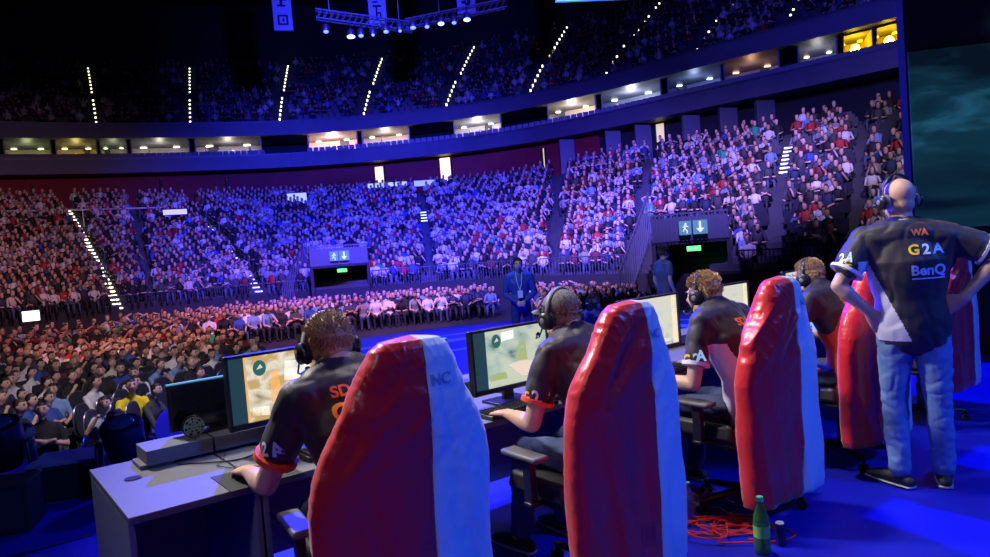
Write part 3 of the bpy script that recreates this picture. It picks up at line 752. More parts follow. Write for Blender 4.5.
# ============================================================ MONITORS
def game_mat(name, seed, pal):
    m = bpy.data.materials.new(name); m.use_nodes = True; nt = m.node_tree; b = nt.nodes['Principled BSDF']; L = nt.links.new
    tc = nt.nodes.new('ShaderNodeTexCoord'); mp = nt.nodes.new('ShaderNodeMapping'); mp.inputs['Location'].default_value = (seed, seed*.7, 0); mp.inputs['Scale'].default_value = (5, 5, 7)
    nz_ = nt.nodes.new('ShaderNodeTexNoise'); nz_.inputs['Scale'].default_value = 1.6; nz_.inputs['Detail'].default_value = 7; nz_.inputs['Distortion'].default_value = .6
    vo = nt.nodes.new('ShaderNodeTexVoronoi'); vo.distance = 'MANHATTAN'; vo.inputs['Scale'].default_value = 1.3
    cr_ = nt.nodes.new('ShaderNodeValToRGB'); e = cr_.color_ramp.elements
    e[0].position = .3; e[0].color = (*pal[0], 1); e[1].position = .62; e[1].color = (*pal[-1], 1)
    for i, c in enumerate(pal[1:-1]): k = cr_.color_ramp.elements.new(.3+.32*(i+1)/(len(pal)-1)); k.color = (*c, 1)
    mx = nt.nodes.new('ShaderNodeMix'); mx.inputs[0].default_value = .3
    L(tc.outputs['Object'], mp.inputs['Vector']); L(mp.outputs[0], nz_.inputs['Vector']); L(mp.outputs[0], vo.inputs['Vector'])
    L(nz_.outputs['Fac'], mx.inputs[2]); L(vo.outputs['Distance'], mx.inputs[3]); L(mx.outputs[0], cr_.inputs[0])
    L(cr_.outputs[0], b.inputs['Emission Color']); b.inputs['Emission Strength'].default_value = .95; b.inputs['Base Color'].default_value = (.02,.02,.02,1); b.inputs['Roughness'].default_value = .25
    return m
hudm = mat('screen_radar', (.02,.1,.07), .3, emis=(.03,.13,.09), estr=.9); hudl = mat('screen_lines', (.5,.6,.4), .3, emis=(.55,.65,.45), estr=1)
sidem = mat('screen_dark_bar', (.02,.02,.02), .2, emis=(.02,.07,.09), estr=.7); orangel = mat('screen_orange_edge', (.8,.4,.1), .3, emis=(.9,.45,.1), estr=.9)
planth = mat('screen_foliage', (.2,.3,.1), .3, emis=(.4,.5,.15), estr=.9); sandm = mat('screen_sand', (.6,.5,.3), .3, emis=(.78,.62,.4), estr=1)
wallw = mat('screen_bright_wall', (.8,.8,.7), .3, emis=(.85,.85,.75), estr=1)
def monitor(s, t, z, w, h, rz, gm, lab, bar=.13, style=0):
    r = T(empty('monitor'), s, t, .75, rz); tag(r, lab, 'monitor'); zb = z-.75; tilt = .0
    m = MB(); m.box((0, .028, zb+h/2), (w, .035, h)); m.box((0, .06, zb+h*.45), (w*.7, .04, h*.6), top=(.9,.8)); m.build('housing', black, r, bevel=.006)
    m = MB(); b = .014
    for x in (-1, 1): m.box((x*(w/2-b/2), .004, zb+h/2), (b, .02, h))
    for q in (b/2+.008, h-b/2): m.box((0, .004, zb+q), (w, .02, b+ (.012 if q < .1 else 0)))
    m.build('bezel', black, r, bevel=.002)
    W_, H_ = w-2*b, h-2*b-.01; x0 = -W_/2; z0 = zb+b+.012
    bw = W_*bar
    m = MB(); m.box((bw/2, .0105, z0+H_/2), (W_-bw, .004, H_)); d = m.build('display', gm, r, smooth=False)
    if bar: m = MB(); m.box((x0+bw/2, .0105, z0+H_/2), (bw, .004, H_)); m.build('display_side_bar', sidem, r, smooth=False)
    def quad(pts, mm, nm, y=.0078):
        k = MB(); k.add([(x0+p[0]*W_, y, z0+p[1]*H_) for p in pts]+[(x0+p[0]*W_, y+.001, z0+p[1]*H_) for p in pts], [tuple(range(len(pts))), tuple(range(2*len(pts)-1, len(pts)-1, -1))]); k.build(nm, mm, d, smooth=False)
    c = [(bar+.14+.07*math.cos(q*PI/12)*.62*1.4, .80+.12*math.sin(q*PI/12)) for q in range(24)]; quad(c, hudm if style == 0 else hudm, 'radar')
    quad([(bar+.11,.78),(bar+.17,.8),(bar+.15,.86)], hudl, 'radar_marks', .007)
    if style == 0:
        quad([(bar,0),(bar+.02,0),(bar+.02,1),(bar,1)], orangel, 'edge_strip'); quad([(bar+.22,.25),(bar+.34,.2),(bar+.3,.75),(bar+.24,.7)], orangel, 'game_doorway', .0085)
        quad([(bar+.36,.55),(bar+.6,.5),(bar+.62,.8),(bar+.38,.85)], wallw, 'game_wall', .0085); quad([(bar+.04,.1),(bar+.2,.06),(bar+.2,.2),(bar+.05,.22)], wallw, 'game_crate', .0085)
    if style == 1:
        quad([(.38,.78),(.55,.80),(.55,.95),(.38,.93)], wallw, 'game_wall', .0085); quad([(.55,.4),(.62,.75),(.66,.5),(.7,.8),(.72,.38)], planth, 'game_plant', .0083)
        quad([(.45,.35),(.62,.12),(1,.02),(1,.3),(.6,.38)], sandm, 'game_crate', .0082); quad([(bar+.02,.12),(bar+.26,.12),(bar+.24,.24),(bar+.05,.24)], planth, 'game_grass', .0084)
    if style == 2:
        quad([(.9,0),(1,0),(1,1),(.9,1)], sandm, 'game_pillar', .0085); quad([(0,0),(.86,0),(.86,.12),(.2,.25)], wallw, 'game_ground', .0085)
    m = MB(); m.box((0, .07, zb*.5+.02), (.07, .03, max(.06, zb+.06))); m.build('stand_neck', black, r, bevel=.003)
    m = MB(); m.box((0, .07, .008), (.25, .18, .016)); m.build('stand_foot', black, r, bevel=.004)
    return r
g1 = game_mat('game_view_warm', 1.3, [(.12,.13,.1), (.65,.55,.35), (.85,.8,.65), (.6,.4,.15)])
g2 = game_mat('game_view_green', 4.1, [(.10,.2,.17), (.32,.46,.40), (.45,.58,.50), (.6,.66,.5)])
g3 = game_mat('game_view_pale', 7.7, [(.25,.32,.24), (.5,.6,.48), (.66,.72,.62), (.72,.72,.58)])
monitor(.82, .49, .87, .56, .355, 0, g1, 'lit monitor with dark round radar and orange edged view, left of the first player', .14, 0)
monitor(2.05, .24, .83, .56, .36, 0, g2, 'lit monitor with grey green game view in front of the capped player', .17, 1)
monitor(3.23, .22, .86, .58, .37, 0, g3, 'pale lit monitor between the second chair and the third player', 0, 2)
monitor(4.42, .45, .84, .58, .36, 0, g3, 'pale green lit monitor partly behind the third draped chair', 0, 2)
monitor(5.62, .5, .86, .58, .36, 0, g3, 'pale lit monitor right of the fourth player head', 0, 2)
# switched-off screens standing behind
offg = mat('dark_glass', (.012,.02,.022), .12, coat=.5); tealf = mat('teal_edge_glow', (.1,.3,.3), .3, emis=(.1,.35,.33), estr=.6)  # teal glow put as emission on the top edge of switched-off screens
def offscreen(s, t, z, w, h, lab, disc=False):
    r = T(empty('black_screen'), s, t, .835); tag(r, lab, 'screen'); zb = z-.835
    m = MB(); m.box((0, .02, zb+h/2), (w, .035, h)); m.build('housing', black, r, bevel=.005)
    m = MB(); m.box((0, -.0, zb+h/2), (w-.03, .006, h-.03)); m.build('glass', offg, r, smooth=False)
    m = MB(); m.box((0, .02, zb+h+.003), (w, .03, .006)); m.build('top_edge', tealf, r, smooth=False)
    m = MB(); m.box((0, .03, zb/2), (.1, .05, zb+.02)); m.box((0, .03, .005), (.2, .14, .01)); m.build('stand', black, r)
    return r
offscreen(.58, .80, .86, .46, .23, 'switched-off black screen with a pale top edge behind the left desk end')
offscreen(1.78, .80, .85, .42, .24, 'switched-off black screen just left of the capped player monitor')
# round patterned fan grille leaning in front of the first black screen
fan = T(empty('round_fan'), .43, .71, .835); tag(fan, 'small round pale green patterned disc fan standing before the left black screen', 'fan')
fg = mat('fan_green', (.25,.45,.36), .4); m = MB(); m.lathe([(.05,-.008),(.055,0),(.05,.008)], (0,0,.058), (0,1,0), 24); m.build('fan_housing', black, fan)
for k in range(7):
    m = MB(); a = 2*PI*k/7; m.add([(0,-.012,.058), (.045*math.cos(a), -.013, .058+.045*math.sin(a)), (.045*math.cos(a+.55), -.01, .058+.045*math.sin(a+.55)), (0,-.009,.058), (.045*math.cos(a), -.01, .058+.045*math.sin(a)), (.045*math.cos(a+.55), -.008, .058+.045*math.sin(a+.55))], [(0,1,2),(5,4,3),(0,3,4,1),(1,4,5,2),(2,5,3,0)]); m.build('fan_blade', fg, fan, smooth=False)
m = MB()
for rr_ in (.015, .03, .046): m.tube([(rr_*math.cos(2*PI*j/24), -.016, .058+rr_*math.sin(2*PI*j/24)) for j in range(25)], .0015, 4)
m.box((0,-.016,.058),(.09,.002,.002)); m.box((0,-.016,.058),(.002,.002,.09)); m.build('fan_grille', mat('grille_pale', (.5,.65,.55), .4), fan)
# keyboards, mouse, card
def keyboard(s, t, rz, lab):
    r = T(empty('keyboard'), s, t, .75, rz); tag(r, lab, 'keyboard')
    m = MB(); m.box((0,0,.012), (.46,.16,.024)); m.build('case', black, r, bevel=.004)
    m = MB()
    for i in range(6):
        for j in range(20):
            if j in (14, 18) and i < 3: continue
            m.box((-.21+j*.0221, -.06+i*.0235, .028), (.018,.019,.012), top=(.8,.8))
    tag(m.build('keys', mat('keycaps', (.02,.02,.022), .35), r, smooth=False), kind='stuff')
    return r
keyboard(1.93, .08, 0, 'black keyboard under the hand of the capped player'); keyboard(3.1, .05, .05, 'black keyboard before the third player from left'); keyboard(4.3, .1, 0, 'black keyboard before the fourth player from left'); keyboard(.98, .18, 0, 'black keyboard right of the mouse of the first player')
def mouse(s, t, lab):
    r = T(empty('computer_mouse'), s, t, .75); tag(r, lab, 'mouse'); m = MB(); m.ell((0,0,.014), (.032,.058,.022), seg=18); m.build('shell', black, r)
    m = MB(); m.lathe([(.008,-.004),(.01,0),(.008,.004)], (0,.03,.034), (1,0,0), 12); m.build('scroll_wheel', greym, r)
    m = MB(); m.tube([(0,.055,.01),(.02,.12,.006),(-.03,.25,.006),(.06,.42,.006),(.1,.55,.02)], .002, 5); m.build('cable', black, r)
mouse(.47, .16, 'black mouse under the left hand of the first player'); mouse(3.45, .1, 'black mouse before the third player from left')
for s, t, w, d, lab in ((.52, .12, .3, .28, 'thin black mouse mat under the first player hand'), (3.45, .08, .28, .24, 'thin black mouse mat before the third player')):
    m = MB(); m.box((0,0,.002), (w,d,.003)); o = T(m.build('mouse_mat', mat('mat_cloth', (.02,.025,.03), .8)), s, t, .7505); tag(o, lab, 'mouse mat')
card = T(empty('warning_stand'), 3.37, .29, .75); tag(card, 'small black wedge with a yellow warning triangle on the third player desk', 'stand')
m = MB(); m.add([(-.05,-.03,0),(.05,-.03,0),(.05,.05,0),(-.05,.05,0),(0,.02,.11)], [(3,2,1,0),(0,1,4),(1,2,4),(2,3,4),(3,0,4)]); m.build('wedge', black, card, smooth=False)
m = MB(); m.add([(-.024,-.0285,.012),(.024,-.0285,.012),(0,-.0105,.055)], [(0,1,2)]); m.build('yellow_triangle', mat('warning_yellow', (.85,.6,.02), .5), card, smooth=False)
def cable(pts, r, m_, lab, name='cable', par=None):
    # smooth through points
    P_ = [V(p) for p in pts]; out = []
    for i in range(len(P_)-1):
        a, b, c, d = P_[max(i-1,0)], P_[i], P_[i+1], P_[min(i+2,len(P_)-1)]
        for k in range(6):
            t = k/6; out.append(.5*((2*b)+(c-a)*t+(2*a-5*b+4*c-d)*t*t+(3*b-a-3*c+d)*t**3))
    out.append(P_[-1]); m = MB(); m.tube(out, r, 6); o = m.build(name, m_, par); 
    if lab: tag(o, lab, 'cable')
    return o
cable([row(.32,.60,.756), row(.42,.5,.757), row(.55,.42,.757), row(.7,.5,.757), row(.82,.62,.757)], .004, black, 'black cable lying across the left desk end')
cable([row(.7,.3,.757), row(.8,.42,.757), row(.95,.33,.757), row(1.1,.5,.757), row(1.2,.62,.76)], .003, black, 'black cable curled behind the first player hand')
for k, s in enumerate((1.66, 1.72, 1.6)): cable([row(s,.55,.757), row(s-.06,.45,.76), row(s+.03,.35,.757), row(s+.1,.46,.775), row(s+.02,.6,.76)], .003, black, 'thin black cable in the tangle left of the capped player monitor', ).__setitem__('group', 'cables beside the capped player monitor')
# ============================================================ GAMING CHAIRS
seatblack = mat('seat_leather', (.015,.015,.018), .45, bump=(30,.2,.003)); armgrey = mat('armrest_pad', (.10,.10,.12), .5)
chlab = ['first draped chair from the left, nearest the camera', 'second draped chair, behind the capped player', 'third draped chair, beside the green bottle', 'fourth draped chair, left of the standing coach', 'fifth draped chair, mostly hidden by the coach']
def gaming_chair():
    r = empty('gaming_chair')
    m = MB(); m.box((0,.09,.46), (.50,.46,.10), top=(.92,.92)); m.box((-.24,.09,.5),(.07,.44,.09),top=(.6,.9)); m.box((.24,.09,.5),(.07,.44,.09),top=(.6,.9)); m.build('seat', seatblack, r, bevel=.02)
    m = MB(); m.loft([(0,-.25,.5),(0,-.25,.62),(0,-.26,.9),(0,-.28,1.08),(0,-.29,1.2),(0,-.29,1.28)], [(.2,.03),(.22,.03),(.22,.03),(.18,.03),(.11,.03),(.08,.025)], ref=(1,0,0), seg=20); m.build('backrest', seatblack, r)
    for sx in (-1, 1):
        m = MB(); m.box((sx*.31,.06,.55), (.035,.06,.2)); m.box((sx*.29,.06,.44),(.09,.06,.02)); a = m.build('armrest', black, r, bevel=.004)
        m = MB(); m.box((sx*.31,.09,.665), (.09,.27,.03)); m.build('armrest_pad', armgrey, a, bevel=.012)
    m = MB(); m.lathe([(.03,.1),(.03,.3),(.022,.3),(.022,.42)]); m.box((0,0,.40),(.2,.2,.04)); m.build('gas_lift', black, r)
    for k in range(5):
        a = 2*PI*k/5+.3; d = V((math.cos(a), math.sin(a), 0)); m = MB(); m.loft([V((0,0,.11)), d*.3+V((0,0,.085))], [(.03,.025),(.02,.014)], seg=8)
        l = m.build('base_leg', black, r); m = MB(); e = d*.3; t = V((-d.y, d.x, 0))
        for q in (-1, 1): m.lathe([(.026,-.009),(.03,-.005),(.03,.005),(.026,.009)], e+t*q*.016+V((0,0,.03)), t, 14)
        m.tube([e+V((0,0,.03)), e+V((0,0,.08))], .008, 6); m.build('caster', rubber, l)
    return r
red = mat('red_satin', (.62,.006,.015), .32, sheen=.3, bump=(9,.55,.02)); white = mat('white_satin', (.62,.68,.78), .36, sheen=.2, bump=(9,.5,.018))
inkb = mat('faded_ink', (.25,.32,.5), .6); stitch = mat('stitched_label', (.5,.02,.05), .5)
def cover(k, seed, zbot, seamx, wid=1.0, lean=0.0):
    r = empty('chair_cover'); NT, NZ = 176, 120
    prof_z = [zbot, .5, .8, .92, 1.0, 1.08, 1.15, 1.22, 1.28, 1.32, 1.345, 1.36]
    prof_x = [.335, .335, .33, .315, .29, .25, .212, .18, .155, .132, .1, .0]
    prof_y = [.105, .10, .095, .095, .095, .092, .088, .082, .074, .062, .045, .0]
    g = []
    for i in range(NZ+1):
        f = i/NZ; z = zbot+(1.36-zbot)*(1-(1-f)**1.6)
        rx = np.interp(z, prof_z, prof_x)*wid; ry = np.interp(z, prof_z, prof_y)
        cx = lean*max(0, z-.7)**1.5; cy = np.interp(z, [zbot, .6, 1.0, 1.36], [-.245, -.25, -.265, -.29])
        for j in range(NT):
            th = 2*PI*j/NT+PI/2   # start at +y front
            c, s = math.cos(th), math.sin(th); ex = .72
            x = math.copysign(abs(c)**ex, c); y = math.copysign(abs(s)**ex, s)
            p = V((cx+x*rx, cy+y*ry, z)); nrm = V((c/max(rx,.02), s/max(ry,.02), 0)).normalized()
            low = min(1, max(0, (1.15-z)/.7)); hi = math.exp(-((z-1.08)/.16)**2)
            n1 = nz((p.x*9+z*1.5+seed, p.y*4, z*.9+seed)); n3 = nz(((p.x*.8-p.z*.6)*9+seed*2, p.y*4, (p.z*.8+p.x*.6)*2.2))
            rid = lambda q: (1-min(1, abs(q)*3.2))
            n5 = nz((p.x*5+seed, p.y*3+7, z*.7)); n6 = nz((p.x*24+z*9, seed, z*9-p.x*6)); d = low*(.040*n5+.022*n1+.010*(rid(n1+.15)-.4)) + hi*(.018*(rid(n3)-.35)*(1 if x < .4 else .4)) + .006*n3 + .0035*rid(n6*1.3)*(1-low*.6)
            d *= min(1, rx/.12)
            q = p+nrm*d; 
            if z < zbot+.03: q -= nrm*.006
            g.append(q)
    # seam columns on the rear and the front
    sb = max(range(NT), key=lambda j: -abs(math.copysign(abs(math.cos(2*PI*j/NT+PI/2))**.72, math.cos(2*PI*j/NT+PI/2))-seamx)-(9 if math.sin(2*PI*j/NT+PI/2) > 0 else 0))
    sf = int(1.5*NT)-sb
    
    def side(cols, nm, mm):
        me = MB(); me.v = [tuple(q) for q in g]; me.n = len(g)
        for j in cols:
            for i in range(NZ):
                me.f.append((i*NT+j, i*NT+(j+1)%NT, (i+1)*NT+(j+1)%NT, (i+1)*NT+j)); me.m.append(0)
        o = me.build(nm, mm, r, angle=0); bm = bmesh.new(); bm.from_mesh(o.data); bmesh.ops.delete(bm, geom=[v for v in bm.verts if not v.link_faces], context='VERTS'); bm.to_mesh(o.data); bm.free()
        sd = o.modifiers.new('thickness', 'SOLIDIFY'); sd.thickness = .003; return o
    A = [j for j in range(NT)]
    xs = [math.cos(2*PI*(j+.5)/NT+PI/2) for j in A]
    lo, hi_ = min(sb, sf), max(sb, sf)
    inner = [j for j in A if lo <= j < hi_]; outer = [j for j in A if not lo <= j < hi_]
    wi, ro = (inner, outer) if sum(xs[j] for j in inner)/max(1, len(inner)) > sum(xs[j] for j in outer)/max(1, len(outer)) else (outer, inner)
    rp_ = side(ro, 'red_panel', red); wp_ = side(wi, 'white_panel', white); return r, rp_, wp_
LEAN = [.10, .10, .03, .05, .0]; SHF = [-.05, -.12, -.04, -.08, 0]; YAW = [-.14, -.05, -.05, -.05, 0]
proto = gaming_chair()
for k in range(5):
    s = .85+1.18*k
    ch = proto if k == 0 else copy_tree(proto); T(ch, s+SHF[k], -.46, 0, YAW[k])
    tag(ch, 'black gaming chair under the ' + ['first draped cover from the left, nearest the camera', 'second cover, behind the capped player', 'third cover, beside the green bottle', 'fourth cover, left of the standing coach', 'fifth cover, right behind the standing coach'][k], 'chair', )
    cv, rp_, wp_ = cover(k, 3.1+k*5.3, [.10, .10, .13, .2, .3][k], [.20, .30, .20, .3, .3][k], [1.05, 1.0, .97, 1.12, 1.0][k], LEAN[k])
    T(cv, s+SHF[k], -.46, 0, YAW[k]); tag(cv, 'red and white satin cover on the ' + chlab[k].replace('draped chair', 'chair'), 'chair cover')
    if k < 3: decal('NC', .055, (.13, -.45, 1.2), (1,0,0), (0,0,1), wp_, inkb, 'printed_mark', cv, off=.003, depth=.3)
    if k == 1:
        sq = [[(-.04,-.05),(.04,-.05),(.04,-.044),(-.04,-.044)], [(-.04,.044),(.04,.044),(.04,.05),(-.04,.05)], [(-.04,-.044),(-.034,-.044),(-.034,.044),(-.04,.044)], [(.034,-.044),(.04,-.044),(.04,.044),(.034,.044)], [(-.012,-.03),(.012,-.03),(.012,.03),(-.012,.03)]]
        patch(sq, rp_, stitch, (.02,-.4,.32), (1,0,0), (0,0,1), 'stitched_label', cv, depth=.3)
# ============================================================ PEOPLE
skin = mat('skin', (.60,.36,.27), .5, bump=(120,.1,.001)); skin.node_tree.nodes['Principled BSDF'].inputs['Subsurface Weight'].default_value = .08
shirtk = mat('jersey_black', (.016,.011,.024), .55, sheen=.15, bump=(300,.2,.001)); trimw = mat('jersey_white_trim', (.75,.75,.8), .6); trimo = mat('jersey_orange_trim', (.85,.10,.03), .55)
jersey_red = mat('jersey_orange_panel', (.55,.06,.02), .6); jersey_white = mat('jersey_white_panel', (.62,.6,.72), .6)
denim = mat('denim_washed', (.12,.22,.48), .75, var=(6,.35), bump=(200,.3,.002)); denimd = mat('denim_dark', (.02,.03,.10), .8, bump=(200,.3,.002)); blackc = mat('black_cloth', (.015,.015,.02), .8)
shoem = mat('shoe_dark', (.02,.02,.025), .6); solem = mat('shoe_sole', (.5,.5,.52), .6); eyew = mat('eye_white', (.8,.8,.8), .3); irism = mat('eye_iris', (.05,.07,.09), .2); lipm = mat('lips', (.45,.16,.13), .5); browm = mat('brow_hair', (.12,.07,.03), .7)
orangeT = mat('print_orange', (.95,.35,.02), .5); yellowT = mat('print_yellow', (.95,.6,.03), .5); redT = mat('print_red_orange', (.95,.22,.08), .5); whiteT = mat('print_white', (.85,.87,.95), .5); blueT = mat('print_pale_blue', (.35,.6,.95), .5)
def hand(m, w, f, n, thumb, curl=.5, sc_=1.0, spread=.06):
    """w wrist, f forward, n back-of-hand normal, thumb +-1"""
    w = V(w); f = V(f).normalized(); n = V(n); n = (n-f*n.dot(f)).normalized(); s = f.cross(n)*thumb
    k = sc_
    m.loft([w-f*.02*k, w+f*.03*k, w+f*.085*k-n*.004], [(.029*k,.02*k),(.04*k,.017*k),(.043*k,.014*k)], ref=s, seg=12)
    for i, (o, L) in enumerate(((.030,.070),(.010,.078),(-.011,.072),(-.031,.056))):
        b = w+f*(.078+(.004 if i in (1,2) else 0))*k+s*o*k; d = (f+s*(.5-i/3)*spread*2).normalized(); pts = [b-d*.02*k, b]; a = curl*.45
        for q, l in enumerate((.45,.3,.25)):
            ax = d*math.cos(a)-n*math.sin(a); pts.append(pts[-1]+ax*L*l*k); a += curl*.75
        m.loft(pts, [.0095*k,.0095*k,.009*k,.008*k,.0068*k], seg=8)
    b = w+f*.02*k+s*.03*k; d = (f*.75+s*.65-n*.25).normalized(); d2 = (f*.95+s*.25-n*.3).normalized()
    m.loft([b-d*.02*k, b+d*.028*k, b+d*.028*k+d2*.03*k, b+d*.028*k+d2*.055*k], [.015*k,.012*k,.0105*k,.0085*k], seg=8)
def headgeo(m, hc, R, k=1.0):
    A = lambda x, y, z: hc + R @ V((x*k, y*k, z*k))
    E = lambda c, r, seg=14: m.ell(A(*c), tuple(q*k for q in r), R, seg)
    E((0,-.014,.028), (.077,.098,.088), 24); E((0,.022,-.03), (.062,.074,.084), 20); E((0,.07,-.092), (.026,.02,.018)); E((0,-.03,-.035), (.062,.068,.06), 16)
    for sx in (-1,1):
        E((sx*.04,.058,-.035), (.024,.03,.03)); E((sx*.08,-.008,-.012), (.009,.021,.031)); E((sx*.05,.01,-.075), (.018,.045,.022)); E((sx*.012,.098,-.026), (.009,.01,.008), 8)
    m.loft([A(0,.086,.018), A(0,.102,-.008), A(0,.113,-.022)], [.010*k,.012*k,.0135*k], seg=8)
    E((0,.084,.026), (.05,.014,.012)); E((0,.09,-.052), (.024,.01,.007)); E((0,.087,-.064), (.02,.011,.007))
def figure(name, label, J, loc, rz, *, vox=.007, shirt=shirtk, sleeve=.55, cuff=None, collar=None, legs=denimd, hair=None, hairm=None, bulk=1.0, hk=1.0, longsleeve=False, shirt_paint=None, shirt_mats=None, loose=.012, wr=.006, shoes=shoem, hx=(0,0,0), hsc=1.05, waistcut=None, det=True):
    J = {k: (V(v) if isinstance(v, tuple) and len(v) == 3 else v) for k, v in J.items()}
    up_ = (J['neck']-J['pelvis']).normalized(); lat = (J['shR']-J['shL']).normalized()
    HR = (Matrix.Rotation(hx[2], 3, 'Z') @ Matrix.Rotation(hx[0], 3, 'X') @ Matrix.Rotation(hx[1], 3, 'Y'))
    def torso(m, g, low=0):
        b = bulk; P_ = [J['pelvis']-up_*low, J['pelvis'], J['waist'], J['waist'].lerp(J['chest'], .55), J['chest'], J['chest'].lerp(J['neck'], .6)]
        hl = (J['hipR']-J['hipL']).normalized()
        m.loft(P_, [(.165*b+g,.115*b+g),(.168*b+g,.118*b+g),(.152*b+g,.108*b+g),(.172*b+g,.118*b+g),(.185*b+g,.122*b+g),(.15*b+g,.09*b+g)], ref=lat, seg=28)
        sh = J['shL'].lerp(J['shR'], .5)
        m.loft([J['shL'], J['shL'].lerp(sh, .5)+up_*.01, sh+up_*.015, J['shR'].lerp(sh, .5)+up_*.01, J['shR']], [.056*b+g, .07*b+g, .078*b+g, .07*b+g, .056*b+g], seg=16)
        for s_ in ('shL', 'shR'):
            m.loft([J['neck']+up_*.01, J[s_].lerp(J['neck'], .35)+up_*.012], [.055*b+g*.5, .05*b+g*.6], seg=12)
            m.loft([J[s_]-lat*(-.02 if s_ == 'shL' else .02), J[s_].lerp(J['waist'], .35)], [.06*b+g, .07*b+g], seg=12)
    # ---- skin
    m = MB(); torso(m, 0)
    m.loft([J['neck']-up_*.03, J['neck']+up_*.02, J['head']-V((0,0,.05))], [(.066*bulk,.062*bulk), (.058*bulk,.058*bulk), .056*bulk], seg=16)
    headgeo(m, J['head'], HR, hk)
    for q in 'LR':
        s_, e, w_ = J['sh'+q], J['el'+q], J['wr'+q]
        m.loft([s_, s_.lerp(e,.35), s_.lerp(e,.8), e], [.05*bulk,.05*bulk,.042*bulk,.04*bulk], seg=14)
        m.loft([e, e.lerp(w_,.25), e.lerp(w_,.7), w_], [.039*bulk,.043*bulk,.031*bulk,(.028*bulk,.022*bulk)], seg=14)
        hp = J['hand'+q]; hand(m, w_, V(hp[0]), V(hp[1]), hp[2], hp[3], hsc)
        h, kn, an, to = J['hip'+q], J['knee'+q], J['ank'+q], J['toe'+q]
        m.loft([h, h.lerp(kn,.4), kn], [.082*bulk,.075*bulk,.052*bulk], seg=14); m.loft([kn, kn.lerp(an,.35), an], [.05*bulk,.052*bulk,.034*bulk], seg=14)
        m.loft([an-V((0,0,.02)), an.lerp(to,.5)-V((0,0,.02)), to], [.036,(.038,.03),(.036,.02)], seg=10)
    me = remesh(m, vox, 5); body = link(name, me, skin, angle=0); body.location = loc; body.rotation_euler.z = rz; tag(body, label, 'person')
    # ---- shirt
    m = MB(); torso(m, loose, .05 if waistcut is None else waistcut)
    for q in 'LR':
        s_, e, w_ = J['sh'+q], J['el'+q], J['wr'+q]
        if longsleeve:
            m.loft([s_, s_.lerp(e,.4), e], [.06*bulk+loose*.6,.058*bulk+loose*.6,.05*bulk+loose*.7], seg=14); m.loft([e, e.lerp(w_,.5), e.lerp(w_,.95)], [.05*bulk+loose*.7,.042*bulk+loose*.6,.036*bulk+loose*.4], seg=14)
        else: m.loft([s_, s_.lerp(e,sleeve*.5), s_.lerp(e,sleeve)], [.06*bulk+loose*.6,.062*bulk+loose*.8,.060*bulk+loose], seg=16)
    def wrinkle(p, n):
        q1 = nz((p.x*9, p.y*9, p.z*5)); q2 = nz((p.x*22+5, p.y*22, p.z*13)); r1 = 1-min(1, abs(q1)*4)
        return wr*(q1*1.1+q2*.5-r1*.9)
    me = remesh(m, max(vox, .008), 3, wrinkle); sh = link('jersey' if shirt is shirtk else 'shirt', me, [shirt]+list(shirt_mats or []), body, angle=0)
    if shirt_paint: paint(me, shirt_paint)
    if cuff:
        for q in 'LR':
            s_, e = J['sh'+q], J['el'+q]; a = s_.lerp(e, sleeve+.10); b = s_.lerp(e, sleeve+.16); rr = .062*bulk+loose+.004
            m = MB(); m.loft([a, b], [rr, rr-.001], seg=24, cap='flat'); m.build('sleeve_cuff', cuff, body)
    if collar:
        m = MB(); nb = J['neck']; d = (J['head']-V((0,0,.06))-nb).normalized(); fw = lat.cross(up_)*-1; c0 = nb+d*.028
        pts = [c0+lat*(.07*bulk*math.cos(a))+ (up_.cross(lat))*(.068*bulk*math.sin(a)) + d*(-.012*math.sin(a)) for a in [2*PI*j/32 for j in range(33)]]
        m.tube(pts, .0095, 8); m.build('collar', collar, body)
    # ---- trousers
    m = MB(); m.loft([J['pelvis']+up_*.04, J['pelvis']-up_*.03], [(.168*bulk+.004,.118*bulk+.004),(.17*bulk+.004,.125*bulk+.004)], ref=lat, seg=24)
    for q in 'LR':
        h, kn, an = J['hip'+q], J['knee'+q], J['ank'+q]
        m.loft([h, h.lerp(kn,.4), kn], [.095*bulk,.088*bulk,.068*bulk], seg=16); m.loft([kn, kn.lerp(an,.4), an.lerp(kn,.05)], [.067*bulk,.066*bulk,.058*bulk], seg=16)
    def wr2(p, n):
        q1 = nz((p.x*10+3, p.y*10, p.z*14)); q2 = nz((p.x*20, p.y*20+7, p.z*30)); return .0055*(q1-.9*(1-min(1, abs(q1)*4)))+.0035*q2
    me = remesh(m, max(vox, .008), 3, wr2); tr = link('trousers', me, legs, body, angle=0)
    for q in 'LR':
        an, to = J['ank'+q], J['toe'+q]; d = (to-an); d.z = 0; L = d.length; d.normalize(); z0 = to.z-.025
        m = MB(); b = V((an.x, an.y, z0)); m.loft([b-d*.06+V((0,0,.035)), b+V((0,0,.045)), b+d*L*.5+V((0,0,.04)), b+d*(L+.02)+V((0,0,.03)), b+d*(L+.065)+V((0,0,.025))], [(.036,.032),(.042,.046),(.046,.04),(.048,.03),(.036,.02)], ref=V((d.y,-d.x,0)), seg=16)
        so = m.build('shoe', shoes, body); m = MB(); m.loft([b-d*.075+V((0,0,.008)), b+V((0,0,.008)), b+d*L*.6+V((0,0,.008)), b+d*(L+.08)+V((0,0,.008))], [(.038,.01),(.044,.01),(.05,.01),(.036,.01)], ref=V((d.y,-d.x,0)), seg=16); m.build('sole', solem, so)
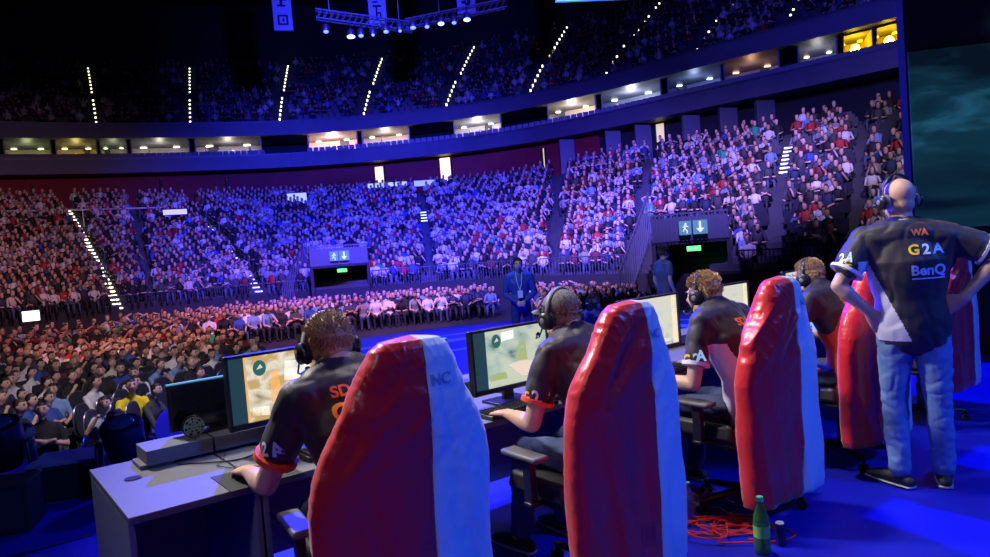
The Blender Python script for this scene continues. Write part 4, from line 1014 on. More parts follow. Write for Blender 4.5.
    # ---- face
    if det:
        A = lambda x, y, z: J['head'] + HR @ (V((x,y,z))*hk)
        for sx in (-1, 1):
            m = MB(); m.ell(A(sx*.03,.077,.004), (.0125,.0125,.0125), seg=12); e = m.build('eye', eyew, body); m = MB(); m.ell(A(sx*.03,.0875,.004), (.0055,.003,.0055), seg=8); m.build('iris', irism, e)
            m = MB(); m.loft([A(sx*.014,.096,.024), A(sx*.032,.095,.031), A(sx*.05,.084,.026)], [.004,.0045,.003], seg=6); m.build('eyebrow', browm, body)
        m = MB(); m.loft([A(-.022,.093,-.058), A(0,.099,-.057), A(.022,.093,-.058)], [.003,.0045,.003], seg=6); m.build('lips', lipm, body)
    # ---- hair
    if hair:
        A = lambda x, y, z: J['head'] + HR @ (V((x,y,z))*hk)
        m = MB(); rs = random.Random(len(label))
        m.ell(A(0,-.02,.037), (.083*hk,.099*hk,.09*hk), HR, 28)
        for sx in (-1,1): m.ell(A(sx*.062,-.028,.0), (.022*hk,.05*hk,.045*hk), HR, 12)
        m.ell(A(0,-.065,-.01), (.06*hk,.05*hk,.055*hk), HR, 14)
        base = remesh(m, .006, 2, lambda p, n: .003*nz(p*70)+.002*nz(p*140)); 
        # cut away the face
        bm = bmesh.new(); bm.from_mesh(base); inv = HR.transposed()
        kill = []
        for v_ in bm.verts:
            l = inv @ (v_.co-J['head'])/hk
            if (l.y > .052 and l.z < .075) or (l.y > .012 and l.z < .012) or l.z < -.045: kill.append(v_)
        bmesh.ops.delete(bm, geom=kill, context='VERTS'); bm.to_mesh(base); bm.free()
        m = MB()
        for _ in range(1900):
            th = rs.uniform(0, 2*PI); ph = math.acos(rs.uniform(-.35, 1)); d = V((math.sin(ph)*math.cos(th), math.sin(ph)*math.sin(th), math.cos(ph)))
            l = V((d.x*.081, -.02+d.y*.097, .037+d.z*.088))
            if (l.y > .05 and l.z < .08) or (l.y > .0 and l.z < .02) or l.z < -.03 and abs(l.x) > .05: continue
            flow = V((d.x*.5, hair[1], .35 if l.z > .05 else -.9)); flow = (flow - d*flow.dot(d)*.6 + d*hair[2]+V((rs.uniform(-.3,.3),rs.uniform(-.3,.3),rs.uniform(-.2,.2)))).normalized(); L = hair[0]*rs.uniform(.6, 1.2)*(.55 if l.z < .0 else 1)
            p0 = A(*l); f = HR @ flow; dd = HR @ d
            m.loft([p0-dd*.004, p0+f*L*.5+dd*.003, p0+f*L], [.0026, .0022, .0004], seg=3, cap='flat')
        n0 = MB(); bv_ = [v_.co.copy() for v_ in base.vertices]; n0.add(bv_, [tuple(p.vertices) for p in base.polygons]); n0.add(m.v, m.f)
        n0.build('hair', hairm, body, angle=60)
    return body, sh, HR
def headset(J_head, HR, loc, rz, lab, k=1.0, col=black, arm=1, band_fwd=0.0, colc=None, padc=None):
    hc = V(J_head); Rz = Matrix.Rotation(rz, 3, 'Z'); r = empty('gaming_headset', V(loc)+Rz@hc, rz); tag(r, lab, 'headset')
    A = lambda x, y, z: HR @ (V((x,y,z))*k)
    m = MB(); pts = [A(.098*math.cos(a), band_fwd-.005, -.01+.142*math.sin(a)) for a in [PI*j/24 for j in range(25)]]
    m.loft(pts, [(.017,.006)]*25, ref=HR@V((0,1,0)), seg=10); m.build('headband', colc or col, r)
    for sx in (-1, 1):
        m = MB(); m.lathe([(.020,.0),(.036,.004),(.043,.014),(.044,.026),(.036,.036),(.018,.04)], A(sx*.086,-.005,-.012), HR@V((sx,0,0)), 26); c = m.build('ear_cup', col, r)
        m = MB(); m.lathe([(.03,-.012),(.044,-.01),(.048,0),(.044,.01),(.03,.01)], A(sx*.086,-.005,-.012), HR@V((sx,0,0)), 26); m.build('ear_cushion', padc or blackm, c)
        m = MB(); m.lathe([(.012,.0405),(.016,.041),(.013,.043)], A(sx*.086,-.005,-.012), HR@V((sx,0,0)), 16); m.build('ear_cup_badge', greym, c)
        m = MB(); m.tube([A(sx*.112,-.005,.02), A(sx*.106,-.005,.06)], .006, 6); m.build('slider', greym, r)
    sx = -arm
    m = MB(); m.tube([A(sx*.11,.01,-.04), A(sx*.112,.035,-.085), A(sx*.085,.09,-.098), A(sx*.05,.118,-.085)], .004, 6); mc = m.build('microphone_boom', black, r)
    m = MB(); m.ell(A(sx*.045,.12,-.083), (.012,.01,.01)); m.build('microphone_tip', black, mc)
    return r
def g2a(sh, c, right, up, sz, depth=.2, cols=(yellowT, whiteT, blueT)):
    right = V(right).normalized()
    for i, (ch, mm) in enumerate(zip('G2A', cols)): decal(ch, sz, V(c)+right*(i-1)*sz*.78, right, up, sh, mm, 'printed_letter', depth=depth, bold=.03)
def seated(k, dx=0, lean=0, **kw):
    """joint layout of a seated player, y towards the desk"""
    J = dict(pelvis=(dx*.3,-.5,.60), waist=(dx*.5,-.49,.78), chest=(dx*.8,-.42+lean*.5,1.0), neck=(dx,-.35+lean,1.185), head=(dx,-.275+lean,1.27),
             shL=(dx-.19,-.38+lean,1.115), shR=(dx+.19,-.38+lean,1.115), elL=(-.37,-.2,.80), wrL=(-.36,.02,.80), elR=(.36,-.18,.80), wrR=(.24,.04,.79),
             handL=((0.02,1,-.12),(0,.1,1),1,.6), handR=((-.1,1,-.12),(0,.1,1),-1,.6),
             hipL=(-.1,-.46,.58), hipR=(.1,-.46,.58), kneeL=(-.15,-.02,.56), kneeR=(.15,-.02,.56), ankL=(-.16,.05,.1), ankR=(.16,.05,.1), toeL=(-.17,.2,.03), toeR=(.17,.2,.03))
    J.update(kw); return J
PL = []
# player 1
J = seated(0, -.12, .02, elL=(-.40,-.20,.80), wrL=(-.385,.05,.80), handL=((0,1,-.1),(-.1,.1,1),1,.7), head=(-.12,-.25,1.30), neck=(-.11,-.34,1.215), shL=(-.30,-.36,1.14), shR=(.09,-.36,1.14))
pl, sh, HR = figure('person', 'blond player in a dark jersey with orange cuffs, nearest the camera, hand on mouse', J, row(.85,0,0), ROT, bulk=1.12, hair=(.024,.3,.25), hairm=mat('hair_dark_blond', (.30,.19,.09), .55), cuff=trimo, collar=trimo, hx=(-.05,0,-.06), hk=1.04)
headset(J['head'], HR, row(.85,0,0), ROT, 'black headset with pale headband on the nearest blond player', 1.06, colc=mat('band_pale', (.5,.47,.42), .5))
decal('SDA', .06, (-.16,-.55,1.175), (1,0,0), (0,.25,1), sh, redT, 'printed_name', bold=.035); g2a(sh, (-.13,-.6,1.09), (1,0,0), (0,.1,1), .09, cols=(orangeT, whiteT, blueT)); g2a(sh, (-.5,-.31,.99), (.25,-.97,.1), (.35,.1,.9), .07)
# player 2
J = seated(1, -.05, .0, elL=(-.345,-.33,.79), wrL=(-.29,-.07,.795), handL=((.1,1,-.1),(0,.1,1),1,.55), head=(-.05,-.265,1.27))
def pnt2(c, n): return 1 if (abs(c.x+.15) < (.97-c.z)*.55 and c.y < -.33) else 0
pl, sh, HR = figure('person', 'player in a grey cap and dark jersey, second from the left, hand on keyboard', J, row(2.03,0,0), ROT, bulk=1.06, cuff=trimo, collar=trimo, legs=mat('denim_blue_dark', (.04,.07,.2), .8), hx=(-.02,0,.02), shirt_paint=pnt2, shirt_mats=[jersey_red], hair=(.01,.1,.1), hairm=mat('hair_cropped_brown', (.2,.12,.07), .7))
headset(J['head'], HR, row(2.03,0,0), ROT, 'dark grey headset worn over the grey cap of the second player', 1.08, band_fwd=.0, colc=mat('band_grey', (.15,.15,.15), .5))
decal('SDA', .065, (-.03,-.55,1.12), (1,0,0), (0,.25,1), sh, redT, 'printed_name', bold=.035); g2a(sh, (-.02,-.6,1.02), (1,0,0), (0,.1,1), .09, cols=(orangeT, whiteT, blueT)); g2a(sh, (-.46,-.42,.965), (.3,-.95,.1), (.3,.1,.9), .075)
# cap
capm = mat('cap_grey', (.13,.13,.12), .8, bump=(150,.3,.002)); A = lambda x, y, z: V(J['head'])+HR@V((x,y,z)); m = MB()
m.ell(A(0,-.012,.045), (.087,.107,.09), HR, 28); cm = remesh(m, .005, 2); bm = bmesh.new(); bm.from_mesh(cm); inv = HR.transposed()
kill = []
for v_ in bm.verts:
    l = inv@(v_.co-V(J['head']))
    if l.z < .022-.12*l.y*0 or (l.y < -.06 and (l.x/.038)**2+((l.z-.02)/.038)**2 < 1): kill.append(v_)
bmesh.ops.delete(bm, geom=kill, context='VERTS'); bm.to_mesh(cm); bm.free(); capr = empty('baseball_cap', row(2.03,0,0), ROT); tag(capr, 'grey baseball cap worn by the second player', 'cap')
o = link('crown', cm, capm, capr, angle=0); sdm = o.modifiers.new('t', 'SOLIDIFY'); sdm.thickness = .003
m = MB(); vv = [];  n_ = 16
for z_ in (0, .004):
    for j in range(n_+1):
        a = PI*j/n_; vv.append(A(.078*math.cos(a), .07+.03*math.sin(a), .035+z_))
    for j in range(n_+1):
        a = PI*j/n_; vv.append(A(.07*math.cos(a), .075+.115*math.sin(a)**.8, .025+z_-.012*abs(math.cos(a))))
q_ = n_+1; m.add(vv, [(j, j+1, q_+j+1, q_+j) for j in range(n_)]+[(2*q_+q_+j, 2*q_+q_+j+1, 2*q_+j+1, 2*q_+j) for j in range(n_)]+[(q_+j, q_+j+1, 3*q_+j+1, 3*q_+j) for j in range(n_)]); m.build('visor', capm, capr)
m = MB(); m.tube([A(-.045,-.105,.024), A(-.02,-.118,.022), A(.02,-.118,.022), A(.045,-.105,.024)], .007, 6); m.build('rear_strap', capm, capr)
# player 3
J = seated(2, -.04, .02, elL=(-.35,-.37,.77), wrL=(-.37,-.12,.79), handL=((0,1,-.1),(0,.1,1),1,.5), wrR=(.17,.02,.795), head=(-.04,-.25,1.255))
def pnt3(c, n): return 1 if (c.z < .99 and -.28 < c.x < -.19+(.99-c.z)*.35) else 0
pl, sh, HR = figure('person', 'blond player in a dark jersey with white cuffs, third from the left', J, row(3.21,0,0), ROT, bulk=1.02, cuff=trimw, collar=trimw, hair=(.03,.5,.3), hairm=mat('hair_light_blond', (.50,.32,.13), .55), hx=(-.15,0,.12), shirt_paint=pnt3, shirt_mats=[jersey_white])
headset(J['head'], HR, row(3.21,0,0), ROT, 'black headset on the blond third player from the left', 1.02)
decal('SDA', .065, (-.02,-.55,1.11), (1,0,0), (0,.25,1), sh, redT, 'printed_name', bold=.035); g2a(sh, (0,-.6,1.0), (1,0,0), (0,.1,1), .09, cols=(orangeT, whiteT, blueT)); g2a(sh, (-.46,-.44,.95), (.3,-.95,.1), (.25,.1,.9), .085)
# player 4
J = seated(3, -.02, .02, elL=(-.34,-.30,.79), wrL=(-.33,-.05,.79), head=(-.02,-.25,1.25))
def pnt4(c, n): return 1 if (abs(c.x+.13) < (1.0-c.z)*.45 and c.y < -.33) else 0
pl, sh, HR = figure('person', 'fair haired player in a dark jersey with orange cuffs, fourth from the left', J, row(4.39,0,0), ROT, bulk=1.0, cuff=trimo, collar=trimo, hair=(.02,.3,.2), hairm=mat('hair_sandy', (.42,.27,.13), .55), hx=(-.08,0,.1), shirt_paint=pnt4, shirt_mats=[jersey_red])
headset(J['head'], HR, row(4.39,0,0), ROT, 'black headset on the fair haired fourth player from the left', 1.0)
decal('SDA', .065, (0,-.55,1.10), (1,0,0), (0,.25,1), sh, redT, 'printed_name', bold=.035); g2a(sh, (.02,-.6,1.0), (1,0,0), (0,.1,1), .09, cols=(orangeT, whiteT, blueT)); g2a(sh, (-.45,-.42,.95), (.3,-.95,.1), (.25,.1,.9), .085)
# coach: local frame, y forward (away from the camera)
cz = -math.radians(20); cl = V((2.47, 4.28, 0)); Rc = Matrix.Rotation(-cz, 3, 'Z')
def L_(p): return tuple(Rc @ (V(p)-cl))
J = dict(pelvis=(0,0,.98), waist=(-.01,.0,1.14), chest=(-.01,.0,1.36), neck=(-.02,.02,1.565), head=(-.035,.05,1.735), shL=(-.235,0,1.50), shR=(.215,0,1.49),
         elL=(-.40,-.08,1.24), wrL=(-.235,-.07,1.07), elR=(.46,-.03,1.37), wrR=(.25,-.07,1.13), handL=((.45,.2,-.85),(-.2,-1,0),-1,.35), handR=((-.75,.2,-.5),(.0,-1,.1),1,.4),
         hipL=(-.095,0,.93), hipR=(.095,0,.93), kneeL=(-.115,.03,.52), kneeR=(.115,.0,.5), ankL=(-.11,-.02,.09), ankR=(.13,.02,.09), toeL=(-.21,.10,.03), toeR=(.15,.17,.03))
def pntc(c, n): return 1 if (.9 < c.z < 1.38 and -.29 < c.x < -.235+(1.38-c.z)*.42) else 0
coach, sh, HR = figure('person', 'bald man in a dark sponsor jersey and blue jeans standing hands on hips', J, cl, cz, vox=.007, bulk=1.1, cuff=trimw, collar=trimw, legs=denim, hx=(-.12,0,.5), shirt_paint=pntc, shirt_mats=[jersey_white], hk=1.03, waistcut=.04, loose=.027)
headset(J['head'], HR, cl, cz, 'grey and black headset on the bald standing man', 1.14, colc=black, padc=greym)
decal('WA', .05, (.04,-.3,1.53), (1,0,0), (0,0,1), sh, redT, 'printed_name', bold=.05, depth=.3); g2a(sh, (.065,-.3,1.43), (1,0,0), (0,0,1), .082, depth=.3)
decal('BenQ', .080, (.07,-.3,1.31), (1,0,0), (0,0,1), sh, mat('print_lavender', (.5,.6,.9), .5), 'printed_word', bold=.03, depth=.3); m_ = [[(-.09,-.004),(.09,-.004),(.09,.004),(-.09,.004)]]; patch(m_, sh, mat('print_lavender'), (.07,-.3,1.265), (1,0,0), (0,0,1), 'printed_line', depth=.3)
g2a(sh, (-.39,-.22,1.41), (.55,-.8,.1), (.4,.1,.9), .085, depth=.2)
m = MB(); m.loft([(0,0,.985),(0,0,1.02)], [(.19,.138)]*2, ref=(1,0,0), seg=32, cap='flat'); m.build('belt', blackc, coach)
# official with lanyard on the round stage
J = dict(pelvis=(0,0,.98), waist=(0,0,1.13), chest=(0,0,1.33), neck=(0,.0,1.51), head=(0,.03,1.66), shL=(-.2,0,1.45), shR=(.2,0,1.45), elL=(-.26,.0,1.14), wrL=(-.07,.2,1.0), elR=(.26,.0,1.14), wrR=(.07,.2,1.0),
         handL=((.8,.3,-.3),(0,1,.2),-1,.5), handR=((-.8,.3,-.3),(0,1,.2),1,.5), hipL=(-.095,0,.93), hipR=(.095,0,.93), kneeL=(-.12,.02,.5), kneeR=(.12,.02,.5), ankL=(-.13,0,.09), ankR=(.13,0,.09), toeL=(-.15,.15,.03), toeR=(.15,.15,.03))
jacket = mat('jacket_blue', (.03,.06,.3), .6); off, sh, HR = figure('person', 'official in a blue jacket with a lanyard standing on the round stage', J, (.43,13,STAGE), PI, vox=.012, shirt=jacket, longsleeve=True, legs=mat('trousers_blue', (.02,.03,.15), .7), hair=(.015,.2,.2), hairm=hairs[1])
m = MB(); m.tube([(-.06,.09,1.53),(-.04,.15,1.35),(0,.17,1.2)], .006, 5); m.tube([(.06,.09,1.53),(.04,.15,1.35),(0,.17,1.2)], .006, 5); ly = m.build('lanyard', whitep, off)
m = MB(); m.box((0,.18,1.14), (.09,.01,.13)); m.build('badge', whitep, off)
# man in a grey t-shirt seen from the side
J2 = dict(J); J2.update(elL=(-.27,-.04,1.17), wrL=(-.26,.05,.93), elR=(.27,-.04,1.17), wrR=(.26,.05,.93), handL=((0,.15,-1),(-1,0,0),1,.5), handR=((0,.15,-1),(1,0,0),-1,.5))
figure('person', 'dark haired man in a grey t-shirt standing sideways beyond the third player', J2, (3.1,13.2,STAGE), -PI/2+.3, vox=.012, shirt=mat('tshirt_grey', (.09,.10,.13), .8), hair=(.035,.1,.3), hairm=hairs[1])
# photographer kneeling behind the capped player
J3 = seated(0, 0, .05, wrL=(-.06,.02,1.2), wrR=(.06,.02,1.2), elL=(-.25,-.1,.95), elR=(.25,-.1,.95), handL=((.1,.9,.3),(-1,0,.2),-1,.7), handR=((-.1,.9,.3),(1,0,.2),1,.7), kneeL=(-.15,-.1,.5), ankL=(-.15,-.15,.1), toeL=(-.15,0,.03), kneeR=(.15,0,.2), ankR=(.15,-.4,.1), toeR=(.15,-.55,.05))
ph = V((1.12, 8.6, STAGE-.05)); figure('person', 'fair haired photographer crouching low on the stage behind the capped player', J3, ph, PI*.92, vox=.012, shirt=mat('shirt_dark_blue', (.04,.04,.09), .8), hair=(.015,.2,.2), hairm=mat('hair_dark_blond'))
cmr = empty('camera', ph+Matrix.Rotation(PI*.92,3,'Z')@V((0,.0,1.27)), PI*.92); tag(cmr, 'black photo camera held up by the crouching photographer', 'camera')
m = MB(); m.box((0,.0,0), (.14,.07,.1)); m.box((0,0,.06),(.06,.06,.04),top=(.7,.8)); m.build('camera_body', black, cmr, bevel=.008)
m = MB(); m.lathe([(.035,0),(.036,.05),(.04,.06),(.042,.12),(.036,.125)], (0,.03,0), (0,1,0), 20); m.build('lens', black, cmr)
# ============================================================ FLOOR CLUTTER
def bottle(p, h, r, mm, capm_, lab, fill=None):
    o = empty('plastic_bottle', p); tag(o, lab, 'bottle'); m = MB()
    m.lathe([(r*.8,0),(r,.01),(r,h*.15),(r*.94,h*.3),(r,h*.45),(r*.95,h*.6),(r*.9,h*.68),(r*.4,h*.86),(r*.38,h*.93)], seg=20); m.build('bottle_body', mm, o)
    m = MB(); m.lathe([(r*.45,h*.92),(r*.45,h),(r*.3,h)], seg=16); m.build('cap', capm_, o)
    m = MB(); m.lathe([(r*1.01,h*.3),(r*1.01,h*.5)], seg=20); m.build('wrapper', mm if fill is None else fill, o)
gb = mat('green_bottle_plastic', (.08,.35,.06), .12, trans=.6); cbp = mat('clear_bottle_plastic', (.7,.8,.95), .1, trans=.8); gcap = mat('cap_green', (.1,.7,.25), .4)
bottle(atz(763,553,0), .29, .04, gb, gcap, 'green plastic bottle standing on the floor before the third chair', mat('wrapper_green', (.2,.5,.1), .5))
bottle(atz(690,522,0), .23, .032, cbp, gcap, 'clear water bottle with green cap standing in the cable tangle')
tin = empty('drink_can', atz(781,545,0)); tag(tin, 'small dark can with white top right of the green bottle', 'can')
m = MB(); m.lathe([(.022,0),(.026,.006),(.026,.10),(.022,.115)], seg=18); m.build('can_body', mat('can_blue', (.02,.03,.1), .3, metal=.5), tin); m = MB(); m.lathe([(.022,.115),(.02,.12),(.0205,.118)], seg=18); m.box((0,-.0,.122),(.03,.012,.004)); m.build('can_top', whitep, tin)
redc = mat('cable_red', (.75,.03,.03), .5); greyc = mat('cable_grey', (.25,.27,.27), .5)
rs = random.Random(5); cc = atz(722, 533, 0)
for k in range(9):
    c = cc+V((rs.uniform(-.16,.16), rs.uniform(-.1,.1), 0)); a0_ = rs.uniform(0,6); pts = []; R1 = rs.uniform(.08,.2)
    for j in range(11): a = a0_+j*rs.uniform(.55,.8); pts.append(c+V((math.cos(a)*R1*rs.uniform(.8,1.25), math.sin(a)*R1*.7*rs.uniform(.8,1.25), .006+.004*k*rs.random()+.006)))
    o = cable(pts, .0045, redc, None); tag(o, 'red cable looped on the blue floor between second and third chair', 'cable', 'red cables on the floor')
o = cable([cc+V((.1,.0,.01)), cc+V((.2,.05,.01)), cc+V((.3,.0,.01)), cc+V((.36,-.1,.01)), cc+V((.25,-.18,.01)), cc+V((.1,-.12,.01))], .0045, redc, None); tag(o, 'red cable loop reaching behind the green bottle', 'cable')
cc2 = atz(695, 508, 0)
for k in range(14):
    c = cc2+V((rs.uniform(-.1,.12), rs.uniform(-.08,.1), 0)); pts = []; a0_ = rs.uniform(0,6); R1 = rs.uniform(.05,.13)
    for j in range(9): a = a0_+j*.8; pts.append(c+V((math.cos(a)*R1*rs.uniform(.7,1.3), math.sin(a)*R1*rs.uniform(.6,1.1), .01+.13*rs.random()*abs(math.sin(a)))))
    o = cable(pts, .003, greyc if k % 3 else black, None); tag(o, 'thin grey or black cable in the tangle right of the second chair', 'cable', 'thin cables in the floor tangle')
# cables hanging under the first desk
for k in range(5):
    pts = [row(.95+.04*k, .55, .7), row(.92+.05*k, .45, .5-.03*k), row(1.0+.03*k, .35, .4), row(1.06, .3, .5), row(1.1-.03*k, .4, .62)]
    o = cable(pts, .004, greyc, None); tag(o, 'grey cable hanging under the desk of the first player', 'cable', 'cables under the first player desk')
# ============================================================ LEFT STAGE EDGE
case = empty('road_case', atz(72,460,-.1)+V((0,0,-.3)), .25); case.location.z = STAGE
tag(case, 'black road case with a plain grey lid at the left stage edge', 'case'); m = MB(); m.box((0,0,.16), (.62,.5,.32)); m.build('case_body', blackm, case, bevel=.01); m = MB(); m.box((0,0,.335), (.64,.52,.03)); m.build('lid', mat('lid_grey', (.3,.3,.33), .6), case, bevel=.006)
for sx in (-1,1): m = MB(); m.box((sx*.2,-.26,.32),(.05,.015,.06)); m.build('latch', greym, case, bevel=.003)
def moving_head(p, rz, lab, k=1.0):
    r = empty('moving_head_light', p, rz); tag(r, lab, 'stage light'); r.scale = (k,k,k)
    m = MB(); m.box((0,0,.09), (.36,.3,.18), top=(.9,.9)); m.build('base', black, r, bevel=.015)
    for sx in (-1,1): m = MB(); m.loft([(sx*.19,0,.16),(sx*.21,0,.3),(sx*.2,0,.45)], [(.03,.07),(.03,.06),(.03,.07)], ref=(1,0,0), seg=12); m.build('yoke_arm', black, r)
    m = MB(); m.lathe([(.05,-.22),(.12,-.2),(.15,-.1),(.16,.0),(.17,.14),(.16,.17),(.13,.18)], (0,0,.46), (0,-.35,1), 28); m.build('head', black, r)
    m = MB(); m.ell(V((0,0,.46))+V((0,-.35,1)).normalized()*.165, (.12,.12,.04), V((0,-.35,1)).to_track_quat('Z','Y').to_matrix(), 24); m.build('lens', mat('lens_glass', (.06,.1,.16), .08, coat=1), r)
for (px, py, k, lab) in ((130, 494, 1.1, 'round black moving head light behind the left desk end'), (8, 500, 1.2, 'dark moving head light at the far left of the stage edge')):
    p = atz(px, py, STAGE); moving_head(p, .2, lab, k)
m = MB(); m.box((0,0,.2),(.5,.4,.4)); o = m.build('stage_speaker', blackm, None, bevel=.01, loc=atz(5,528,STAGE), rot=.3); tag(o, 'low black wedge speaker in the dark at the left stage edge', 'speaker')
m = MB(); m.box((0,-.205,.2),(.42,.012,.32)); m.build('grille', mat('grille_dark', (.03,.03,.035), .6, bump=(300,.5,.002)), o, smooth=False)
# ============================================================ TRUSS, BANNERS, BIG SCREEN
trm = mat('truss_metal', (.25,.26,.32), .35, metal=.9)
def truss(a, b, lab, w=.35, n=16):
    r = empty('lighting_truss', a); tag(r, lab, 'truss'); d = V(b)-V(a); up = V((0,0,w)); sd = d.cross(up).normalized()*w
    for o_ in (V((0,0,0)), up, sd, sd+up): m = MB(); m.tube([o_, d+o_], .03, 6); m.build('chord', trm, r)
    m = MB()
    for i in range(n):
        p, q = d*(i/n), d*((i+1)/n); m.tube([p, q+up], .015, 4); m.tube([p+sd, q+sd+up], .015, 4); m.tube([p, q+sd], .015, 4); m.tube([p+up, q+sd+up], .015, 4)
    m.build('lacing', trm, r, smooth=False)
truss(at(316,20,30), at(412,33,31), 'lighting truss sloping down to the right under the roof, left piece'); truss(at(405,30,31), at(505,9,32), 'lighting truss rising to the right under the roof, right piece')
lensb = mat('lamp_lens_blue', (.3,.4,1), .3, emis=(.06,.1,1), estr=5); lensw = mat('lamp_lens_white', (.7,.8,1), .3, emis=(.16,.24,1), estr=9)
for i, (x, y, s_) in enumerate(((326,31,.8),(351,36,1.3),(361,35,.8),(373,34,.5),(386,31,.8),(400,30,.5),(413,27,.9),(427,26,.7),(441,23,1),(454,22,.7),(467,19,1.1))):
    p = at(x, y, 30.2); r = empty('truss_lamp', p); tag(r, 'blue stage lamp hanging from the roof truss', 'lamp', 'blue lamps on the roof truss')
    m = MB(); m.lathe([(.06,.3),(.14,.25),(.16,0),(.15,-.02)], (0,0,0), (0,.3,1), 14); m.build('lamp_body', black, r); m = MB(); m.ell((0,0,-.03), (.13*s_,.13*s_,.07), seg=14); m.build('lamp_lens', lensw if s_ > .9 else lensb, r)
    m = MB(); m.tube([(0,.07,.28),(0,.1,.5)], .02, 4); m.build('clamp', black, r)
bann = mat('banner_cloth', (.5,.55,.8), .8); bink = mat('banner_ink', (.01,.01,.05), .8)
for i, (xa, xb, yb, glyph) in enumerate(((275,293,31,'X\nO'), (370,387,24,'F'), (458,476,14,'K'))):
    Yb = 44; a = at((xa+xb)/2, yb, Yb); w = (xb-xa)/720*Yb; r = empty('hanging_banner', a, -math.atan(a.x/a.y)); tag(r, ['leftmost pale banner with two dark marks hanging from the roof', 'middle pale banner with an angular dark mark hanging above the truss', 'right pale banner with a dark mark above the truss lamps'][i], 'banner')
    m = MB(); m.box((0,0,1.6), (w,.03,3.2)); cl_ = m.build('cloth', bann, r, smooth=False); m = MB(); m.tube([(-w/2,0,3.2),(w/2,0,3.2)], .04, 6); m.build('top_bar', black, r)
    m = MB(); m.box((0,0,0), (w,.05,.06)); m.build('bottom_bar', black, r, smooth=False)
    F = lambda x0, z0, x1, z1: m.box(((x0+x1)/2*w, -.025, (z0+z1)/2), (abs(x1-x0)*w, .02, abs(z1-z0)))
    m = MB()
    if i == 0: F(-.28,.35,.28,.45); F(-.28,.85,.28,.95); F(-.28,.45,-.18,.85); F(.18,.45,.28,.85); F(-.02,.55,.08,.75); F(-.25,1.45,.2,1.55); F(-.1,1.55,.05,1.9); F(.05,1.8,.28,1.9)
    elif i == 1: F(-.25,1.0,.25,1.12); F(-.1,.3,.0,1.0); F(-.1,.6,.2,.7); F(.12,.3,.22,.6); F(-.28,1.25,.05,1.35)
    else: F(-.2,.25,.1,.4); F(-.05,.4,.2,.65); F(-.25,.6,0,.8); F(.05,.65,.25,.85)
    m.build('dark_marks', bink, r, smooth=False)
# LED wall and curtain right of the stage
A_ = at(908,100,8.0); B_ = V((10.0, 7.0, 0)); A_ = V((A_.x, A_.y, 0)); d = (B_-A_); Lw = d.length; rz = math.atan2(d.y, d.x)
sw = empty('video_wall', A_, rz); tag(sw, 'large dark teal video wall standing behind the coach on the right', 'screen')
m = MB(); m.box((Lw/2, .12, 1.85), (Lw, .2, 4.5)); m.build('frame', blackm, sw, smooth=False)
tm = bpy.data.materials.new('teal_video'); tm.use_nodes = True; nt = tm.node_tree; b = nt.nodes['Principled BSDF']; L = nt.links.new; b.inputs['Base Color'].default_value = (.01,.01,.01,1); b.inputs['Roughness'].default_value = .5
tc = nt.nodes.new('ShaderNodeTexCoord'); mp = nt.nodes.new('ShaderNodeMapping'); mp.inputs['Scale'].default_value = (.35, 1, 1.3); n1 = nt.nodes.new('ShaderNodeTexNoise'); n1.inputs['Scale'].default_value = 1.1; n1.inputs['Detail'].default_value = 8; n1.inputs['Distortion'].default_value = 1.2
cr_ = nt.nodes.new('ShaderNodeValToRGB'); e = cr_.color_ramp.elements; e[0].position = .4; e[0].color = (.0015,.006,.012,1); e[1].position = .78; e[1].color = (.03,.20,.36,1); k = e.new(.58); k.color = (.004,.03,.05,1)
L(tc.outputs['Object'], mp.inputs['Vector']); L(mp.outputs[0], n1.inputs['Vector']); L(n1.outputs['Fac'], cr_.inputs[0]); L(cr_.outputs[0], b.inputs['Emission Color']); b.inputs['Emission Strength'].default_value = 1.0
m = MB(); m.box((Lw/2+.01, 0, 2.42), (Lw-.02, .04, 1.96)); m.build('display', tm, sw, smooth=False)
m = MB()
for j in range(14): m.box((.9+j*.18, -.05, 3.62), (.09, .03, .02))
m.build('top_light_row', mat('row_led', (.6,.9,1), .4, emis=(.5,.8,.9), estr=1.6), sw, smooth=False)

ls_ = empty('cyan_glow_bar', at(556,3,26)); tag(ls_, 'thin bar added for the cyan glow under the dark roof at the top centre', 'lamp'); d = at(690,-3,27)-at(556,3,26)  # made-up bar standing in for the cyan glow along the top
m = MB(); m.tube([(0,0,.2), d+V((0,0,.2))], .12, 6); m.build('bar_backing', black, ls_); m = MB(); m.loft([(0,0,.05), d*.5+V((0,0,.05)), d+V((0,0,.05))], [(.08,.04)]*3, seg=8, cap='flat'); m.build('glow_strip', mat('cyan_bar', (.3,.9,1), .4, emis=(.05,.3,.4), estr=.35), ls_)

for a_ in (at(330,20,30), at(400,31,31), at(440,22,31.5), at(495,10,32)):
    m = MB(); m.tube([(0,0,0), (0,0,28-a_.z)], .02, 5); o = m.build('hanging_wire', steelr, loc=a_+V((0,0,.3))); tag(o, 'thin steel wire holding the lighting truss from the roof', 'wire', 'wires of the lighting truss')
# ============================================================ LIGHT
def spot(name, loc, tgt, col, e, ang=60, blend=.6, r=.3):
    l = bpy.data.lights.new(name, 'SPOT'); l.color = col; l.energy = e; l.spot_size = math.radians(ang); l.spot_blend = blend; l.shadow_soft_size = r
    o = bpy.data.objects.new(name, l); COL.objects.link(o); o.location = loc
    o.rotation_euler = (V(tgt)-V(loc)).to_track_quat('-Z', 'Y').to_euler(); return o
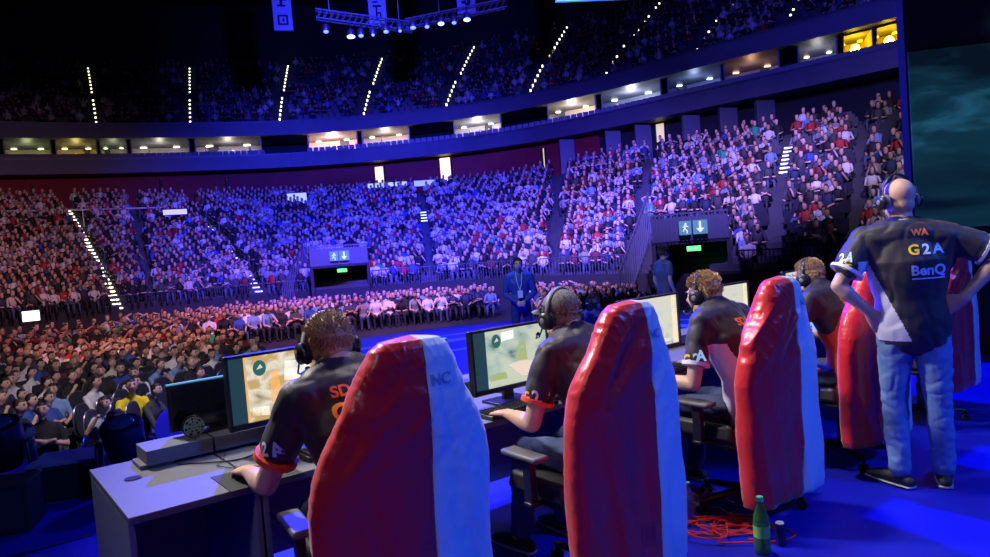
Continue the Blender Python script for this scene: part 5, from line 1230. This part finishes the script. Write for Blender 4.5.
# house lights on the seating
spot('tier_light', (-4, 20, 13), (-9, 44, 3), (.035,.04,1), 85000, 62, .9)
spot('tier_light', (2, 18, 13), (2, 40, 3.5), (.06,.05,1), 70000, 60, .9)
spot('tier_light', (6, 17, 12), (9, 33, 3), (.30,.2,1), 36000, 58, .9)
spot('tier_light', (10, 12, 11), (17, 27, 3.5), (.7,.55,1), 6500, 55, .9)
spot('tier_light', (-8, 18, 12), (-23, 36, 3), (.8,.42,.75), 6500, 60, .9)
spot('tier_light', (-14, 18, 11), (-30, 33, 1), (1,.45,.3), 2600, 60, .9)
spot('floor_crowd_light', (-4, 24, 9), (-8, 32, -1), (.7,.3,.95), 11000, 70, .9)
spot('floor_crowd_light', (-3, 22, 9), (2, 32, -1), (.55,.35,1), 10000, 70, .9)
spot('floor_crowd_light', (-6, 14, 8), (-11.5, 25, -1.2), (1,.42,.4), 5200, 60, .9)
spot('floor_crowd_light', (-3, 9, 6), (-7.5, 14, -1), (.85,.7,.7), 2000, 60, .8)
spot('upper_tier_light', (-5, 28, 14), (-8, 64, 17), (.04,.045,1), 17000, 60, .9)
spot('upper_tier_light', (8, 22, 12), (22, 45, 17), (.06,.06,1), 9000, 70, .9)
# stage light: blue from the truss, white key on the players
spot('stage_blue_key', (-5, 19, 12), (2.6, 4.6, 0), (.015,.02,1), 40000, 34, .6, .25)
spot('stage_blue_fill', (6.5, 1.0, 5), (1.2, 3.6, .7), (.04,.16,1), 1500, 75, .8, .5)
spot('stage_white_key', (-4.2, 5.5, 5.5), (1.0, 3.9, 1.1), (1,.92,.86), 2300, 60, .7, .35)
spot('stage_white_back', (-3.5, -1.5, 5.0), (1.4, 4.0, 1.0), (.95,.85,1), 170, 60, .8, .5)
spot('stage_centre_blue', (0, 18, 12), (0, 13.5, 0), (.02,.05,1), 17000, 60, .8, .4)
w = bpy.data.worlds.new('world'); sc.world = w; w.use_nodes = True
w.node_tree.nodes['Background'].inputs[0].default_value = (.10, .10, .55, 1); w.node_tree.nodes['Background'].inputs[1].default_value = .05
vs_ = sc.view_settings; vs_.view_transform = 'Standard'; vs_.look = 'None'; vs_.gamma = 1; vs_.use_curve_mapping = False; vs_.exposure = 0
sc.cycles.use_denoising = True
sc.cycles.max_bounces = 5; sc.cycles.diffuse_bounces = 2; sc.cycles.caustics_reflective = False; sc.cycles.caustics_refractive = False; sc.cycles.sample_clamp_indirect = 4

spot('stage_overhead_white', (.2, 5.0, 6.5), (1.2, 3.9, 1.0), (1,.93,.9), 1100, 60, .7, .3)
spot('added_official_fill', (-2, 8, 7), (1.6, 13, .8), (.35,.5,1), 1800, 40, .8, .3)  # added spot to brighten the official and the man in grey
